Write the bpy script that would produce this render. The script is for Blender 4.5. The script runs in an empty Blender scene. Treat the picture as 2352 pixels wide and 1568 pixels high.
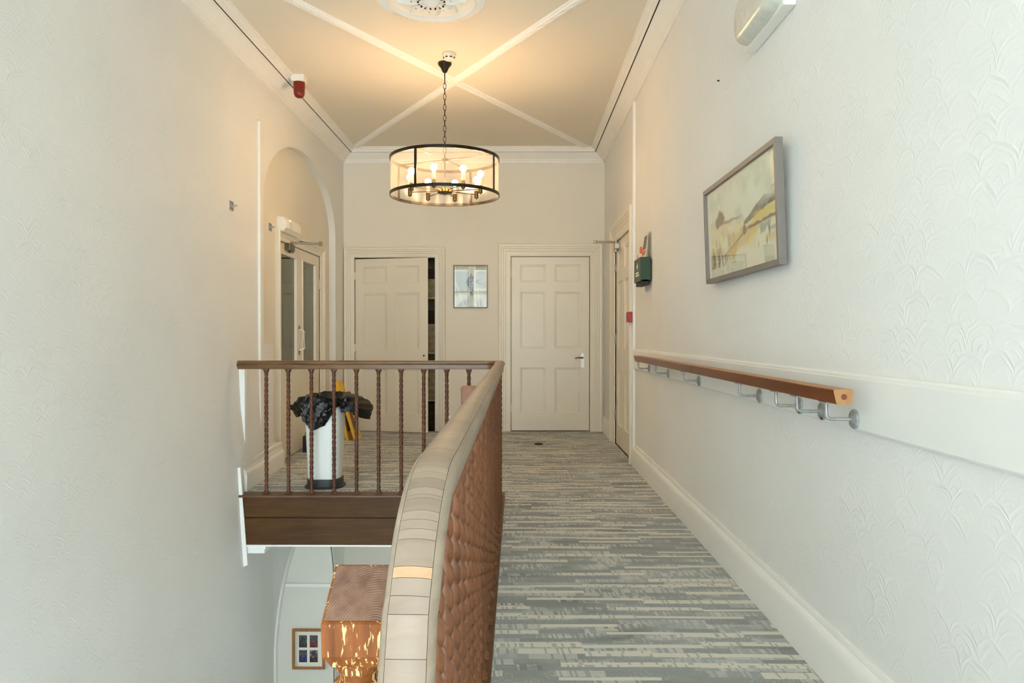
import bpy, bmesh, math, random
from mathutils import Vector, Matrix, noise as mnoise

random.seed(7)
SC = bpy.context.scene
COL = SC.collection
pi = math.pi

# ------------------------------------------------------------------ camera, world, light, exposure
FPX = 1690.0                       # focal length in pixels of a 2352 px wide frame
EYE = 1.117
cam_d = bpy.data.cameras.new('camera')
cam_d.sensor_width = 36.0
cam_d.lens = FPX / 2352.0 * 36.0
cam_d.clip_start = 0.02
cam = bpy.data.objects.new('camera', cam_d)
COL.objects.link(cam)
cam.location = (0, 0, EYE)
cam.rotation_euler = (pi / 2 - 13 / FPX, 0, 12 / FPX)
SC.camera = cam

SKY_STRENGTH = 6.0
BULB_STRENGTH = 114.0
world = bpy.data.worlds.new('overcast_sky')
SC.world = world
world.use_nodes = True
wb = world.node_tree.nodes['Background']
wb.inputs[0].default_value = (0.81, 0.92, 1.0, 1)
wb.inputs[1].default_value = SKY_STRENGTH

SC.view_settings.view_transform = 'Standard'
SC.view_settings.look = 'None'
SC.view_settings.gamma = 1.0
SC.view_settings.use_curve_mapping = False
SC.view_settings.exposure = 0.85
SC.cycles.diffuse_bounces = 8
SC.cycles.max_bounces = 14
SC.cycles.transparent_max_bounces = 16


def portal(name, loc, rot, sx, sy):
    l = bpy.data.lights.new(name, 'AREA')
    l.shape = 'RECTANGLE'
    l.size, l.size_y = sx, sy
    l.cycles.is_portal = True
    o = bpy.data.objects.new(name, l)
    COL.objects.link(o)
    o.location = loc
    o.rotation_euler = rot
    return o


# plan of the place (metres): +Y away from the camera, landing floor at z = 0
XL, XR = -2.036, 1.02        # left / right wall planes
YB, YR = 8.62, -2.6          # back wall, rear wall behind the camera
ZC = 3.29                    # ceiling
ZL = -3.7                    # lower hall floor
YF = 5.20                    # line of the front balustrade
XB = -0.118                  # line of the side balustrade
STEP_Y = 0.85                # where the corridor steps down towards the camera
ZLOW = -0.51                 # corridor level below those steps

portal('stair_window_daylight', (-1.25, YR - 0.16, 0.95), (-pi / 2, 0, 0), 1.5, 3.9)
portal('added_corridor_daylight', (0.3, YR - 0.16, 1.4), (-pi / 2, 0, 0), 1.25, 3.3)  # portal of the added corridor window
portal('added_hall_daylight', (-1.25, YR - 0.16, -2.35), (-pi / 2, 0, 0), 1.4, 2.3)  # portal of the window added for the lower hall
portal('added_hall_side_daylight', (0.3, YR - 0.16, -2.25), (-pi / 2, 0, 0), 1.25, 2.5)  # portal of the second added lower window
portal('added_side_daylight', (XR + 0.21, -1.5, 1.6), (0, pi / 2, 0), 2.6, 1.2)  # portal of the added side window
portal('passage_window_daylight', (-5.16, 7.14, -2.3), (0, -pi / 2, 0), 1.7, 1.3)


# ------------------------------------------------------------------ colour and material helpers
def lin(c):
    def f(v):
        v /= 255.0
        return v / 12.92 if v <= 0.04045 else ((v + 0.055) / 1.055) ** 2.4
    return (f(c[0]), f(c[1]), f(c[2]), 1.0)


class NT:
    """small wrapper that writes shader nodes"""
    def __init__(s, name):
        s.mat = bpy.data.materials.new(name)
        s.mat.use_nodes = True
        s.t = s.mat.node_tree
        s.b = s.t.nodes['Principled BSDF']
        s.out = s.t.nodes['Material Output']

    def n(s, kind, **kw):
        nd = s.t.nodes.new(kind)
        for k, v in kw.items():
            setattr(nd, k, v)
        return nd

    def put(s, sock, v):
        if isinstance(v, bpy.types.NodeSocket):
            s.t.links.new(v, sock)
        elif v is not None:
            sock.default_value = v

    def m(s, op, a, b=None, c=None):
        nd = s.n('ShaderNodeMath', operation=op)
        s.put(nd.inputs[0], a)
        if b is not None:
            s.put(nd.inputs[1], b)
        if c is not None:
            s.put(nd.inputs[2], c)
        return nd.outputs[0]

    def pos(s, obj=False):
        if obj:
            return s.n('ShaderNodeTexCoord').outputs['Object']
        return s.n('ShaderNodeNewGeometry').outputs['Position']

    def sep(s, v):
        nd = s.n('ShaderNodeSeparateXYZ')
        s.put(nd.inputs[0], v)
        return nd.outputs

    def comb(s, x, y, z=0.0):
        nd = s.n('ShaderNodeCombineXYZ')
        for i, v in enumerate((x, y, z)):
            s.put(nd.inputs[i], v)
        return nd.outputs[0]

    def scale(s, v, sc):
        nd = s.n('ShaderNodeVectorMath', operation='MULTIPLY')
        s.put(nd.inputs[0], v)
        nd.inputs[1].default_value = sc
        return nd.outputs[0]

    def noise(s, v, sc=5.0, det=3.0, rough=0.5, dist=0.0):
        nd = s.n('ShaderNodeTexNoise')
        s.put(nd.inputs['Vector'], v)
        nd.inputs['Scale'].default_value = sc
        nd.inputs['Detail'].default_value = det
        nd.inputs['Roughness'].default_value = rough
        nd.inputs['Distortion'].default_value = dist
        return nd.outputs[0]

    def white(s, v):
        nd = s.n('ShaderNodeTexWhiteNoise', noise_dimensions='3D')
        s.put(nd.inputs['Vector'], v)
        return nd.outputs['Value']

    def ramp(s, v, lo, hi):
        nd = s.n('ShaderNodeMapRange')
        nd.clamp = True
        s.put(nd.inputs[0], v)
        nd.inputs[1].default_value = lo
        nd.inputs[2].default_value = hi
        return nd.outputs[0]

    def mix(s, f, a, b):
        nd = s.n('ShaderNodeMix', data_type='RGBA')
        s.put(nd.inputs[0], f)
        s.put(nd.inputs[6], a)
        s.put(nd.inputs[7], b)
        return nd.outputs[2]

    def bump(s, h, strength=0.3, dist=0.003):
        nd = s.n('ShaderNodeBump')
        nd.inputs['Strength'].default_value = strength
        nd.inputs['Distance'].default_value = dist
        s.put(nd.inputs['Height'], h)
        s.t.links.new(nd.outputs[0], s.b.inputs['Normal'])

    def fin(s, col=None, rough=0.5, metal=0.0, spec=0.5, **kw):
        if col is not None:
            s.put(s.b.inputs['Base Color'], col)
        s.put(s.b.inputs['Roughness'], rough)
        s.b.inputs['Metallic'].default_value = metal
        s.b.inputs['Specular IOR Level'].default_value = spec
        for k, v in kw.items():
            s.put(s.b.inputs[k.replace('_', ' ')], v)
        return s.mat


def plain(name, c, rough=0.5, metal=0.0, spec=0.5, var=0.06, sc=9.0, bump=0.0, **kw):
    """one colour with slight procedural mottling"""
    t = NT(name)
    p = t.pos()
    a = lin(c)
    b = tuple(v * (1 - var * 2.2) for v in a[:3]) + (1,)
    f = t.noise(p, sc, 4, 0.55)
    if bump:
        t.bump(t.noise(p, sc * 12, 2), bump, 0.002)
    return t.fin(t.mix(t.ramp(f, 0.3, 0.75), a, b), rough, metal, spec, **kw)


def wood(name, dark, light, axis=2, rough=0.42, ring=14.0, spec=0.5, obj=False, vary=0.0):
    t = NT(name)
    p = t.pos(obj)
    st = [ring * 3.0] * 3
    st[axis] = ring * 0.22
    q = t.scale(p, tuple(st))
    g = t.noise(q, 1.0, 5, 0.6, 0.9)
    big = t.noise(p, 3.0, 2)
    f = t.m('ADD', t.m('MULTIPLY', g, 0.8), t.m('MULTIPLY', big, 0.35))
    if vary:
        rnd = t.n('ShaderNodeObjectInfo').outputs['Random']
        f = t.m('ADD', f, t.m('MULTIPLY', t.m('SUBTRACT', rnd, 0.5), vary * 1.6))
    t.bump(g, 0.12, 0.001)
    return t.fin(t.mix(t.ramp(f, 0.32, 0.86), lin(dark), lin(light)), rough, 0, spec)


def wallpaper(name, c):
    t = NT(name)
    p = t.pos()
    s = t.sep(p)
    # embossed fish-scale fans with inner ribs, on the wall's own Y / Z plane
    wy = t.m('SUBTRACT', t.noise(t.scale(p, (7, 7, 7)), 1.0, 2), 0.5)
    wz = t.m('SUBTRACT', t.noise(t.scale(p, (6, 6.5, 5.5)), 1.1, 2), 0.5)
    W_, H_ = 0.105, 0.075
    u = t.m('DIVIDE', t.m('ADD', s[1], t.m('MULTIPLY', wy, 0.10)), W_)
    q = t.m('DIVIDE', t.m('ADD', s[2], t.m('MULTIPLY', wz, 0.09)), H_)
    j = t.m('FLOOR', q)

    def dist(row):
        off = t.m('MULTIPLY', t.m('FLOORED_MODULO', row, 2.0), 0.5)
        fx = t.m('SUBTRACT', t.m('FRACT', t.m('ADD', u, off)), 0.5)
        dz = t.m('MULTIPLY', t.m('SUBTRACT', q, row), 0.52)
        return t.m('SQRT', t.m('ADD', t.m('MULTIPLY', fx, fx), t.m('MULTIPLY', dz, dz)))
    d0 = dist(j)
    d1 = dist(t.m('SUBTRACT', j, 1.0))
    use1 = t.m('LESS_THAN', d1, 0.72)
    d = t.m('ADD', t.m('MULTIPLY', use1, d1), t.m('MULTIPLY', t.m('SUBTRACT', 1.0, use1), d0))
    ringf = t.m('ABSOLUTE', t.m('SUBTRACT', t.m('FRACT', t.m('MULTIPLY', d, 5.5)), 0.5))
    ribs = t.ramp(ringf, 0.28, 0.5)
    outer = t.ramp(t.m('ABSOLUTE', t.m('SUBTRACT', d, 0.66)), 0.06, 0.0)
    mask = t.ramp(t.noise(t.scale(p, (6, 6, 6)), 1.0, 3), 0.40, 0.66)
    fine = t.noise(p, 70.0, 3)
    h = t.m('ADD', t.m('MULTIPLY', t.m('MULTIPLY', ribs, mask), 0.55), t.m('MULTIPLY', outer, t.m('ADD', 0.25, t.m('MULTIPLY', mask, 0.75))))
    h = t.m('ADD', h, t.m('MULTIPLY', fine, 0.3))
    t.bump(h, 0.5, 0.0026)
    a = lin(c)
    b = tuple(x * 0.93 for x in a[:3]) + (1,)
    return t.fin(t.mix(t.ramp(t.noise(p, 1.3, 3), 0.3, 0.8), a, b), 0.62, 0, 0.3)


def carpet_mat():
    t = NT('carpet_streaked_grey')
    p = t.pos()
    s = t.sep(p)
    x, y = s[0], s[1]
    yw = t.m('ADD', y, t.m('MULTIPLY', t.noise(t.scale(p, (1.4, 1.4, 1)), 1.0, 1), 0.03))
    F = lambda v: t.m('FLOOR', v)
    rowA = F(t.m('DIVIDE', yw, 0.088))
    fy = t.m('FRACT', t.m('DIVIDE', yw, 0.088))
    oA = t.white(t.comb(rowA, 3.1, 0))
    lenA = t.m('ADD', 0.22, t.m('MULTIPLY', t.white(t.comb(rowA, 7.7, 2)), 0.30))
    cA = F(t.m('ADD', t.m('DIVIDE', x, lenA), t.m('MULTIPLY', oA, 9.0)))
    rA = t.white(t.comb(cA, rowA, 1.7))
    rC = t.white(t.comb(cA, rowA, 8.3))
    rT = t.white(t.comb(cA, rowA, 5.5))
    rowB = F(t.m('DIVIDE', yw, 0.044))
    oB = t.white(t.comb(rowB, 5.9, 0))
    cB = F(t.m('ADD', t.m('DIVIDE', x, 0.17), t.m('MULTIPLY', oB, 7.0)))
    rB = t.white(t.comb(cB, rowB, 4.2))
    rD = t.white(t.comb(cB, rowB, 6.6))
    # thin cross hatch threads
    skew = t.m('ADD', x, t.m('MULTIPLY', y, 0.10))
    hx = F(t.m('DIVIDE', skew, 0.0085))
    hr = t.white(t.comb(hx, rowB, 2.2))
    soft = t.ramp(t.noise(t.scale(p, (6, 12, 1)), 1.0, 3), 0.40, 0.62)
    hat = t.m('MULTIPLY', t.m('MULTIPLY', t.m('GREATER_THAN', hr, 0.5), t.m('GREATER_THAN', rD, 0.40)), soft)
    fuzz = t.noise(p, 260.0, 2)
    speck = t.ramp(t.noise(t.scale(p, (150, 60, 1)), 1.0, 2), 0.5, 0.62)
    lo_ = t.m('MULTIPLY', rT, 0.5)
    bar = t.m('MULTIPLY', t.m('GREATER_THAN', fy, lo_), t.m('LESS_THAN', fy, t.m('ADD', lo_, t.m('ADD', 0.22, t.m('MULTIPLY', rC, 0.30)))))
    creamA = t.m('MULTIPLY', t.m('GREATER_THAN', rA, 0.50), bar)
    creamB = t.m('GREATER_THAN', rB, 0.88)
    darkN = t.ramp(t.noise(t.scale(p, (1.2, 3.6, 1)), 1.4, 3, 0.55, 0.6), 0.50, 0.72)
    dscr = t.m('MULTIPLY', darkN, t.m('ADD', 0.45, t.m('MULTIPLY', t.m('GREATER_THAN', rD, 0.45), 0.5)))
    base = t.mix(t.ramp(rD, 0.0, 1.0), lin((136, 140, 138)), lin((164, 167, 166)))
    base = t.mix(t.m('MULTIPLY', t.m('MULTIPLY', speck, soft), 0.4), base, lin((198, 199, 195)))
    base = t.mix(t.m('MULTIPLY', dscr, 0.85), base, lin((84, 87, 82)))
    base = t.mix(t.m('MULTIPLY', hat, 0.75), base, lin((202, 201, 195)))
    base = t.mix(t.m('MULTIPLY', t.m('MULTIPLY', creamB, t.m('GREATER_THAN', hr, 0.3)), 0.6), base, lin((200, 198, 189)))
    base = t.mix(t.m('MULTIPLY', creamA, 0.9), base, lin((214, 210, 197)))
    cut = t.m('MULTIPLY', t.m('MULTIPLY', t.m('GREATER_THAN', hr, 0.84), creamA), t.m('MULTIPLY', t.m('GREATER_THAN', rC, 0.5), 0.55))
    base = t.mix(cut, base, lin((128, 130, 126)))
    col = t.mix(t.m('MULTIPLY', t.ramp(fuzz, 0.35, 0.7), 0.2), base, lin((112, 115, 109)))
    t.bump(fuzz, 0.5, 0.003)
    return t.fin(col, 0.95, 0, 0.1, Sheen_Weight=0.15)


def print_mat(name, rough=0.55, spec=0.4):
    """flat print: colours drawn procedurally into the mesh's colour attribute"""
    t = NT(name)
    a = t.n('ShaderNodeVertexColor', layer_name='Ink')
    f = t.noise(t.pos(), 90.0, 2)
    c = t.mix(t.m('MULTIPLY', t.ramp(f, 0.4, 0.75), 0.12), a.outputs[0], lin((225, 222, 212)))
    return t.fin(c, rough, 0, spec)


def glass_mat(name, tint=(1, 1, 1), mirror=0.10, fac_frost=0.0, rough=0.02):
    t = NT(name)
    tr = t.n('ShaderNodeBsdfTransparent')
    tr.inputs[0].default_value = (*tint, 1)
    gl = t.n('ShaderNodeBsdfGlossy')
    gl.inputs['Roughness'].default_value = rough
    gl.inputs['Color'].default_value = (1, 1, 1, 1)
    ge = t.n('ShaderNodeNewGeometry')
    dt = t.n('ShaderNodeVectorMath', operation='DOT_PRODUCT')
    t.t.links.new(ge.outputs['Normal'], dt.inputs[0])
    t.t.links.new(ge.outputs['Incoming'], dt.inputs[1])
    c1 = t.m('SUBTRACT', 1.0, t.m('ABSOLUTE', dt.outputs['Value']))
    k = t.m('MINIMUM', t.m('ADD', t.m('MULTIPLY', t.m('POWER', c1, 5.0), 0.9), mirror), 1.0)
    mx = t.n('ShaderNodeMixShader')
    t.put(mx.inputs[0], k)
    t.t.links.new(tr.outputs[0], mx.inputs[1])
    t.t.links.new(gl.outputs[0], mx.inputs[2])
    last = mx.outputs[0]
    if fac_frost:
        df = t.n('ShaderNodeBsdfTranslucent')
        df.inputs[0].default_value = (0.95, 0.9, 0.82, 1)
        m2 = t.n('ShaderNodeMixShader')
        nz = t.noise(t.scale(t.pos(), (40, 40, 0.6)), 1.0, 2)
        t.put(m2.inputs[0], t.m('MULTIPLY', t.m('ADD', nz, 0.5), fac_frost))
        t.t.links.new(last, m2.inputs[1])
        t.t.links.new(df.outputs[0], m2.inputs[2])
        last = m2.outputs[0]
    t.t.links.new(last, t.out.inputs[0])
    return t.mat


def glow(name, c, strength):
    t = NT(name)
    e = t.n('ShaderNodeEmission')
    e.inputs[0].default_value = (*c, 1)
    e.inputs[1].default_value = strength
    t.t.links.new(e.outputs[0], t.out.inputs[0])
    return t.mat


def chipped(name):
    """old brown varnish with long pale chips (newel block)"""
    t = NT(name)
    p = t.pos()
    chips = t.noise(t.scale(p, (150, 150, 24)), 1.0, 3, 0.6, 0.4)
    big = t.noise(t.scale(p, (30, 30, 9)), 1.0, 2)
    f = t.ramp(t.m('ADD', chips, t.m('MULTIPLY', big, 0.45)), 0.80, 0.835)
    g = t.noise(t.scale(p, (60, 60, 8)), 1.0, 4)
    brown = t.mix(t.ramp(g, 0.3, 0.75), lin((100, 52, 16)), lin((142, 82, 34)))
    return t.fin(t.mix(f, brown, lin((214, 182, 128))), 0.6, 0, 0.25)


def endgrain(name, cx, cy):
    t = NT(name)
    s = t.sep(t.pos())
    dx = t.m('SUBTRACT', s[0], cx)
    dy = t.m('SUBTRACT', s[1], cy)
    r = t.m('SQRT', t.m('ADD', t.m('MULTIPLY', dx, dx), t.m('MULTIPLY', dy, dy)))
    nz = t.noise(t.pos(), 28.0, 3)
    r = t.m('ADD', r, t.m('MULTIPLY', nz, 0.0016))
    ring = t.m('SINE', t.m('MULTIPLY', r, 1800.0))
    f = t.m('MULTIPLY', t.ramp(ring, 0.1, 1.0), t.ramp(t.noise(t.pos(), 60.0, 2), 0.35, 0.6))
    base = t.mix(t.ramp(nz, 0.3, 0.7), lin((98, 68, 54)), lin((132, 98, 80)))
    return t.fin(t.mix(t.m('MULTIPLY', f, 0.4), base, lin((190, 162, 140))), 0.5, 0, 0.4)


M = {}
M['paper'] = wallpaper('embossed_wallpaper', (228, 228, 225))
M['wall'] = plain('painted_plaster_wall', (225, 219, 206), 0.6, spec=0.3, var=0.02, sc=1.5)
M['lowwall'] = plain('lower_hall_plaster', (216, 213, 205), 0.6, spec=0.3, var=0.02, sc=1.5)
M['ceil'] = plain('ceiling_plaster', (226, 217, 201), 0.7, spec=0.2, var=0.02, sc=1.2)
M['trim'] = plain('white_gloss_woodwork', (233, 233, 229), 0.32, spec=0.5, var=0.015, sc=3)
M['trim2'] = plain('cream_gloss_door_paint', (225, 218, 202), 0.35, spec=0.5, var=0.02, sc=2.5)
M['mould'] = plain('white_plaster_moulding', (236, 234, 228), 0.55, spec=0.3, var=0.02, sc=6)
M['gap'] = plain('dark_gap_brown', (62, 56, 46), 0.9, spec=0.1)  # dark brown for cornice groove, rose hole plugs, screws and hidden boards
M['carpet'] = carpet_mat()
M['fascia'] = wood('dark_varnished_fascia', (50, 27, 5), (94, 60, 18), 0, 0.5, spec=0.25)
M['nosing'] = wood('dark_nosing', (52, 31, 18), (112, 74, 44), 0, 0.4)
M['twist'] = wood('twisted_brown_wood', (70, 36, 17), (142, 88, 52), 2, 0.36, 16, obj=False)
M['twist_d'] = wood('twisted_dark_wood', (52, 26, 13), (112, 64, 36), 2, 0.34, 16, obj=False)
M['rail_b'] = wood('brown_handrail_wood', (72, 46, 27), (136, 98, 58), 0, 0.3)
M['rail_p'] = wood('pale_handrail', (122, 104, 89), (154, 136, 119), 0, 0.5, 10, vary=0.13)  # side run, paler than the brown front run
M['rail_s'] = wood('pale_handrail_edge', (126, 109, 92), (158, 142, 122), 1, 0.5, 10)
M['rail_patch'] = wood('new_wood_patch', (150, 96, 60), (198, 168, 132), 0, 0.4, 5)
M['grab'] = wood('varnished_grab_rail', (82, 36, 13), (132, 68, 30), 1, 0.3, 12)
M['grab_top'] = wood('worn_grab_rail_top', (150, 98, 56), (196, 150, 104), 1, 0.5, 12)
M['grab_end'] = wood('pale_sawn_end', (150, 104, 58), (186, 140, 90), 2, 0.6, 12)
M['galv'] = plain('galvanised_steel', (172, 174, 172), 0.42, 0.45, var=0.15, sc=60)
M['rust'] = plain('rust_spot', (120, 62, 28), 0.8, 0, var=0.2, sc=80)
M['chrome'] = plain('satin_nickel', (186, 180, 166), 0.3, 0.9, var=0.08, sc=30)
M['dmetal'] = plain('tarnished_steel', (120, 110, 92), 0.35, 0.85, var=0.2, sc=40)
M['bronze'] = plain('dark_bronze_metal', (44, 38, 28), 0.35, 0.6, var=0.12, sc=30)
M['brass'] = plain('antique_brass', (112, 88, 54), 0.32, 0.9, var=0.12, sc=40)
M['sleeve'] = plain('ivory_candle_sleeve', (206, 190, 160), 0.5, var=0.03)
M['acrylic'] = glass_mat('clear_ribbed_acrylic', (0.985, 0.975, 0.95), 0.012, 0.035, 0.2)
M['bulb'] = glow('lit_bulb', (1.0, 0.645, 0.325), BULB_STRENGTH)
M['glass'] = glass_mat('window_glass', (0.97, 0.99, 0.98), 0.04)
M['dglass'] = glass_mat('wired_door_glass', (0.66, 0.68, 0.52), 0.05)
M['pglass'] = glass_mat('picture_glass', (0.99, 1.0, 0.99), 0.018)
M['pframe'] = plain('taupe_painted_frame', (122, 114, 108), 0.45, var=0.05, sc=20)
M['print'] = print_mat('watercolour_print')
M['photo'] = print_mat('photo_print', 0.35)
M['mat'] = plain('mount_board', (226, 221, 206), 0.8, var=0.01)
M['dframe'] = plain('thin_bronze_picture_frame', (104, 88, 60), 0.4, 0.3, var=0.1, sc=30)
M['joint'] = plain('dirty_joint', (92, 76, 58), 0.9, spec=0.1)
M['oak'] = wood('oak_frame', (128, 80, 40), (176, 120, 68), 2, 0.45, 12)
M['green'] = plain('moulded_green_plastic', (30, 62, 30), 0.42, var=0.06, sc=20)
M['greenl'] = plain('dark_green_plastic', (18, 38, 20), 0.5, var=0.06, sc=20)
M['paperw'] = plain('leaflet_paper', (226, 216, 202), 0.7, var=0.03, sc=30)
M['ink'] = plain('grey_print', (128, 124, 118), 0.7, var=0.2, sc=200)
M['pink'] = plain('pink_print', (206, 122, 112), 0.7, var=0.1, sc=200)
M['orange'] = plain('orange_tag', (236, 108, 52), 0.5, var=0.1, sc=80)
M['whitep'] = plain('white_plastic', (232, 230, 222), 0.4, var=0.02)
M['offwhite'] = plain('aged_white_plastic', (222, 214, 198), 0.4, var=0.03)
M['diff'] = plain('prismatic_light_cover', (212, 212, 200), 0.25, var=0.08, sc=25)
M['red'] = plain('red_plastic', (176, 26, 24), 0.35, var=0.08, sc=30)
M['redlens'] = plain('red_beacon_lens', (124, 20, 12), 0.3, var=0.15, sc=40)
M['led'] = glow('green_led', (0.30, 1.0, 0.55), 3.0)
M['bin'] = plain('white_bin_plastic', (224, 226, 222), 0.35, var=0.02, sc=4)
M['binbase'] = plain('charcoal_plastic', (54, 58, 60), 0.5, var=0.08)
M['bag'] = plain('black_polythene', (9, 9, 9), 0.3, var=0.2, sc=18, bump=0.4)
M['yellow'] = plain('yellow_sign_plastic', (238, 186, 24), 0.45, var=0.06)
M['signink'] = plain('brown_black_sign_print', (120, 74, 18), 0.6, var=0.2)
M['black'] = plain('black_rubber', (20, 19, 18), 0.6, var=0.1)
M['cable'] = plain('white_cable', (214, 208, 194), 0.5)
M['lobby'] = plain('lobby_plaster', (196, 184, 138), 0.7, var=0.03)
M['linen1'] = plain('beige_linen', (178, 160, 128), 0.9, var=0.15, sc=25)
M['linen2'] = plain('dark_linen', (58, 50, 38), 0.9, var=0.2, sc=25)
M['newel'] = chipped('chipped_brown_newel')
M['newel2'] = wood('smooth_reddish_newel', (112, 60, 38), (158, 98, 68), 2, 0.45, 12)
M['lowfloor'] = plain('lower_hall_carpet', (206, 200, 192), 0.95, var=0.15, sc=30)


# ------------------------------------------------------------------ geometry helpers
class MB:
    def __init__(s):
        s.v, s.f = [], []

    def add(s, vs, fs):
        o = len(s.v)
        s.v += [Vector(p) for p in vs]
        s.f += [tuple(i + o for i in f) for f in fs]
        return s

    def box(s, x0, x1, y0, y1, z0, z1, P=None):
        c = [(x, y, z) for z in (z0, z1) for y in (y0, y1) for x in (x0, x1)]
        if P:
            c = [P(*q) for q in c]
        return s.add(c, [(0, 2, 3, 1), (4, 5, 7, 6), (0, 1, 5, 4), (2, 6, 7, 3), (0, 4, 6, 2), (1, 3, 7, 5)])

    def grid(s, rows, closed_u=False, closed_v=False):
        """rows: list of equally long point rings"""
        n, m = len(rows), len(rows[0])
        vs = [p for r in rows for p in r]
        fs = []
        for i in range(n if closed_v else n - 1):
            for j in range(m if closed_u else m - 1):
                a, b = i * m + j, i * m + (j + 1) % m
                c, d = ((i + 1) % n) * m + (j + 1) % m, ((i + 1) % n) * m + j
                fs.append((a, b, c, d))
        return s.add(vs, fs)

    def lathe(s, prof, c=(0, 0, 0), n=24, axis='z', a0=0.0):
        rows = []
        for r, h in prof:
            row = []
            for k in range(n):
                t = a0 + 2 * pi * k / n
                q = (r * math.cos(t), r * math.sin(t), h)
                if axis == 'x':
                    q = (q[2], q[0], q[1])
                if axis == 'y':
                    q = (q[0], q[2], q[1])
                row.append((c[0] + q[0], c[1] + q[1], c[2] + q[2]))
            rows.append(row)
        o = len(s.v)
        s.grid(rows, closed_u=True)
        if prof[0][0] > 1e-6:
            s.f.append(tuple(o + k for k in range(n))[::-1])
        if prof[-1][0] > 1e-6:
            e = o + (len(prof) - 1) * n
            s.f.append(tuple(e + k for k in range(n)))
        return s

    def tube(s, pts, r, n=8, closed=False):
        pts = [Vector(p) for p in pts]
        rows = []
        up = Vector((0.013, 0.021, 1)).normalized()
        L = len(pts)
        for i, p in enumerate(pts):
            if closed:
                t = (pts[(i + 1) % L] - pts[i - 1]).normalized()
            else:
                t = (pts[min(i + 1, L - 1)] - pts[max(i - 1, 0)]).normalized()
            a = t.cross(up)
            if a.length < 0.05:
                a = t.cross(Vector((1, 0.02, 0)))
            a.normalize()
            b = a.cross(t)
            rr = r[i] if isinstance(r, (list, tuple)) else r
            rows.append([p + (a * math.cos(2 * pi * k / n) + b * math.sin(2 * pi * k / n)) * rr for k in range(n)])
        o = len(s.v)
        s.grid(rows, closed_u=True, closed_v=closed)
        if not closed:
            s.f.append(tuple(o + k for k in range(n)))
            e = o + (L - 1) * n
            s.f.append(tuple(e + k for k in range(n))[::-1])
        return s

    def prism(s, poly, e0, e1, P):
        """extrude 2D polygon; P(a, b, e) -> world"""
        n = len(poly)
        vs = [P(a, b, e0) for a, b in poly] + [P(a, b, e1) for a, b in poly]
        fs = [tuple(range(n))[::-1], tuple(range(n, 2 * n))]
        fs += [(i, (i + 1) % n, n + (i + 1) % n, n + i) for i in range(n)]
        return s.add(vs, fs)

    def mesh(s, name, smooth=False, bevel=0.0, origin=(0, 0, 0), recalc=True):
        o = Vector(origin)
        me = bpy.data.meshes.new(name)
        me.from_pydata([tuple(p - o) for p in s.v], [], s.f)
        bm = bmesh.new()
        bm.from_mesh(me)
        if bevel:
            ed = [e for e in bm.edges if len(e.link_faces) == 2 and e.calc_face_angle(0) > 0.6]
            bmesh.ops.bevel(bm, geom=ed, offset=bevel, segments=2, profile=0.6, affect='EDGES', clamp_overlap=True)
        if recalc:
            bmesh.ops.recalc_face_normals(bm, faces=bm.faces)
        bm.to_mesh(me)
        bm.free()
        if smooth:
            me.polygons.foreach_set('use_smooth', [True] * len(me.polygons))
            try:
                me.set_sharp_from_angle(angle=smooth if smooth is not True else 0.7)
            except Exception:
                pass
        me.update()
        return me

    def build(s, name, mat, parent=None, smooth=False, bevel=0.0, recalc=True):
        if parent is None:
            xs, ys, zs = zip(*[(p.x, p.y, p.z) for p in s.v])
            org = Vector(((min(xs) + max(xs)) / 2, (min(ys) + max(ys)) / 2, min(zs)))
        else:
            org = wloc(parent)
        me = s.mesh(name, smooth, bevel, org, recalc)
        me.materials.append(mat)
        return link(name, me, parent, org)


def wloc(o):
    return Vector(o['_w']) if '_w' in o else o.location.copy()


def link(name, data, parent, org):
    o = bpy.data.objects.new(name, data)
    COL.objects.link(o)
    if parent is None:
        o.location = org
    else:
        o.parent = parent
    o['_w'] = tuple(org)
    return o


def tag(o, label=None, cat=None, group=None, kind=None):
    if label:
        o['label'] = label
    if cat:
        o['category'] = cat
    if group:
        o['group'] = group
    if kind:
        o['kind'] = kind
    return o


def thing(name, label, cat, loc, group=None, kind=None):
    o = bpy.data.objects.new(name, None)
    COL.objects.link(o)
    o.empty_display_size = 0.1
    o.location = loc
    o['_w'] = tuple(loc)
    return tag(o, label, cat, group, kind)


def bx(name, mat, parent, *b, P=None, bevel=0.0):
    return MB().box(*b, P=P).build(name, mat, parent, bevel=bevel)


def struct(o, label, cat):
    return tag(o, label, cat, kind='structure')


# wall-plane maps: (along, height, out of wall) -> world
def on_back(a, z, d):
    return (a, YB - d, z)


def on_right(a, z, d):
    return (XR - d, a, z)


def on_left(a, z, d):
    return (XL + d, a, z)


NICHE = XL - 0.07


def on_niche(a, z, d):
    return (NICHE + d, a, z)


# ------------------------------------------------------------------ structure: floor
TH = 0.36
m = MB()
m.box(-0.085, XR + 0.1, STEP_Y, YF + 0.06, -TH, 0.0)
m.box(NICHE - 0.12, XR + 0.1, YF + 0.06, YB + 0.16, -TH, 0.0)
fl = struct(m.build('floor', M['carpet']), 'streaky grey and cream carpet of the corridor and landing', 'carpet')
# steps down towards the camera and the lower corridor
m = MB()
for i in range(3):
    m.box(-0.10, XR, STEP_Y - 0.26 * (i + 1), STEP_Y - 0.26 * i, -TH - 0.4, -0.17 * (i + 1))
m.box(-0.10, XR, YR, STEP_Y - 0.78, -TH - 0.4, ZLOW)
struct(m.build('floor_lower_corridor', M['carpet']), 'carpeted steps and corridor below the landing level', 'carpet')
m = MB().box(-5.2, XR, YR, YB, ZL - 0.1, ZL)
struct(m.build('floor_hall', M['lowfloor']), 'floor of the hall below the landing', 'floor')
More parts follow.
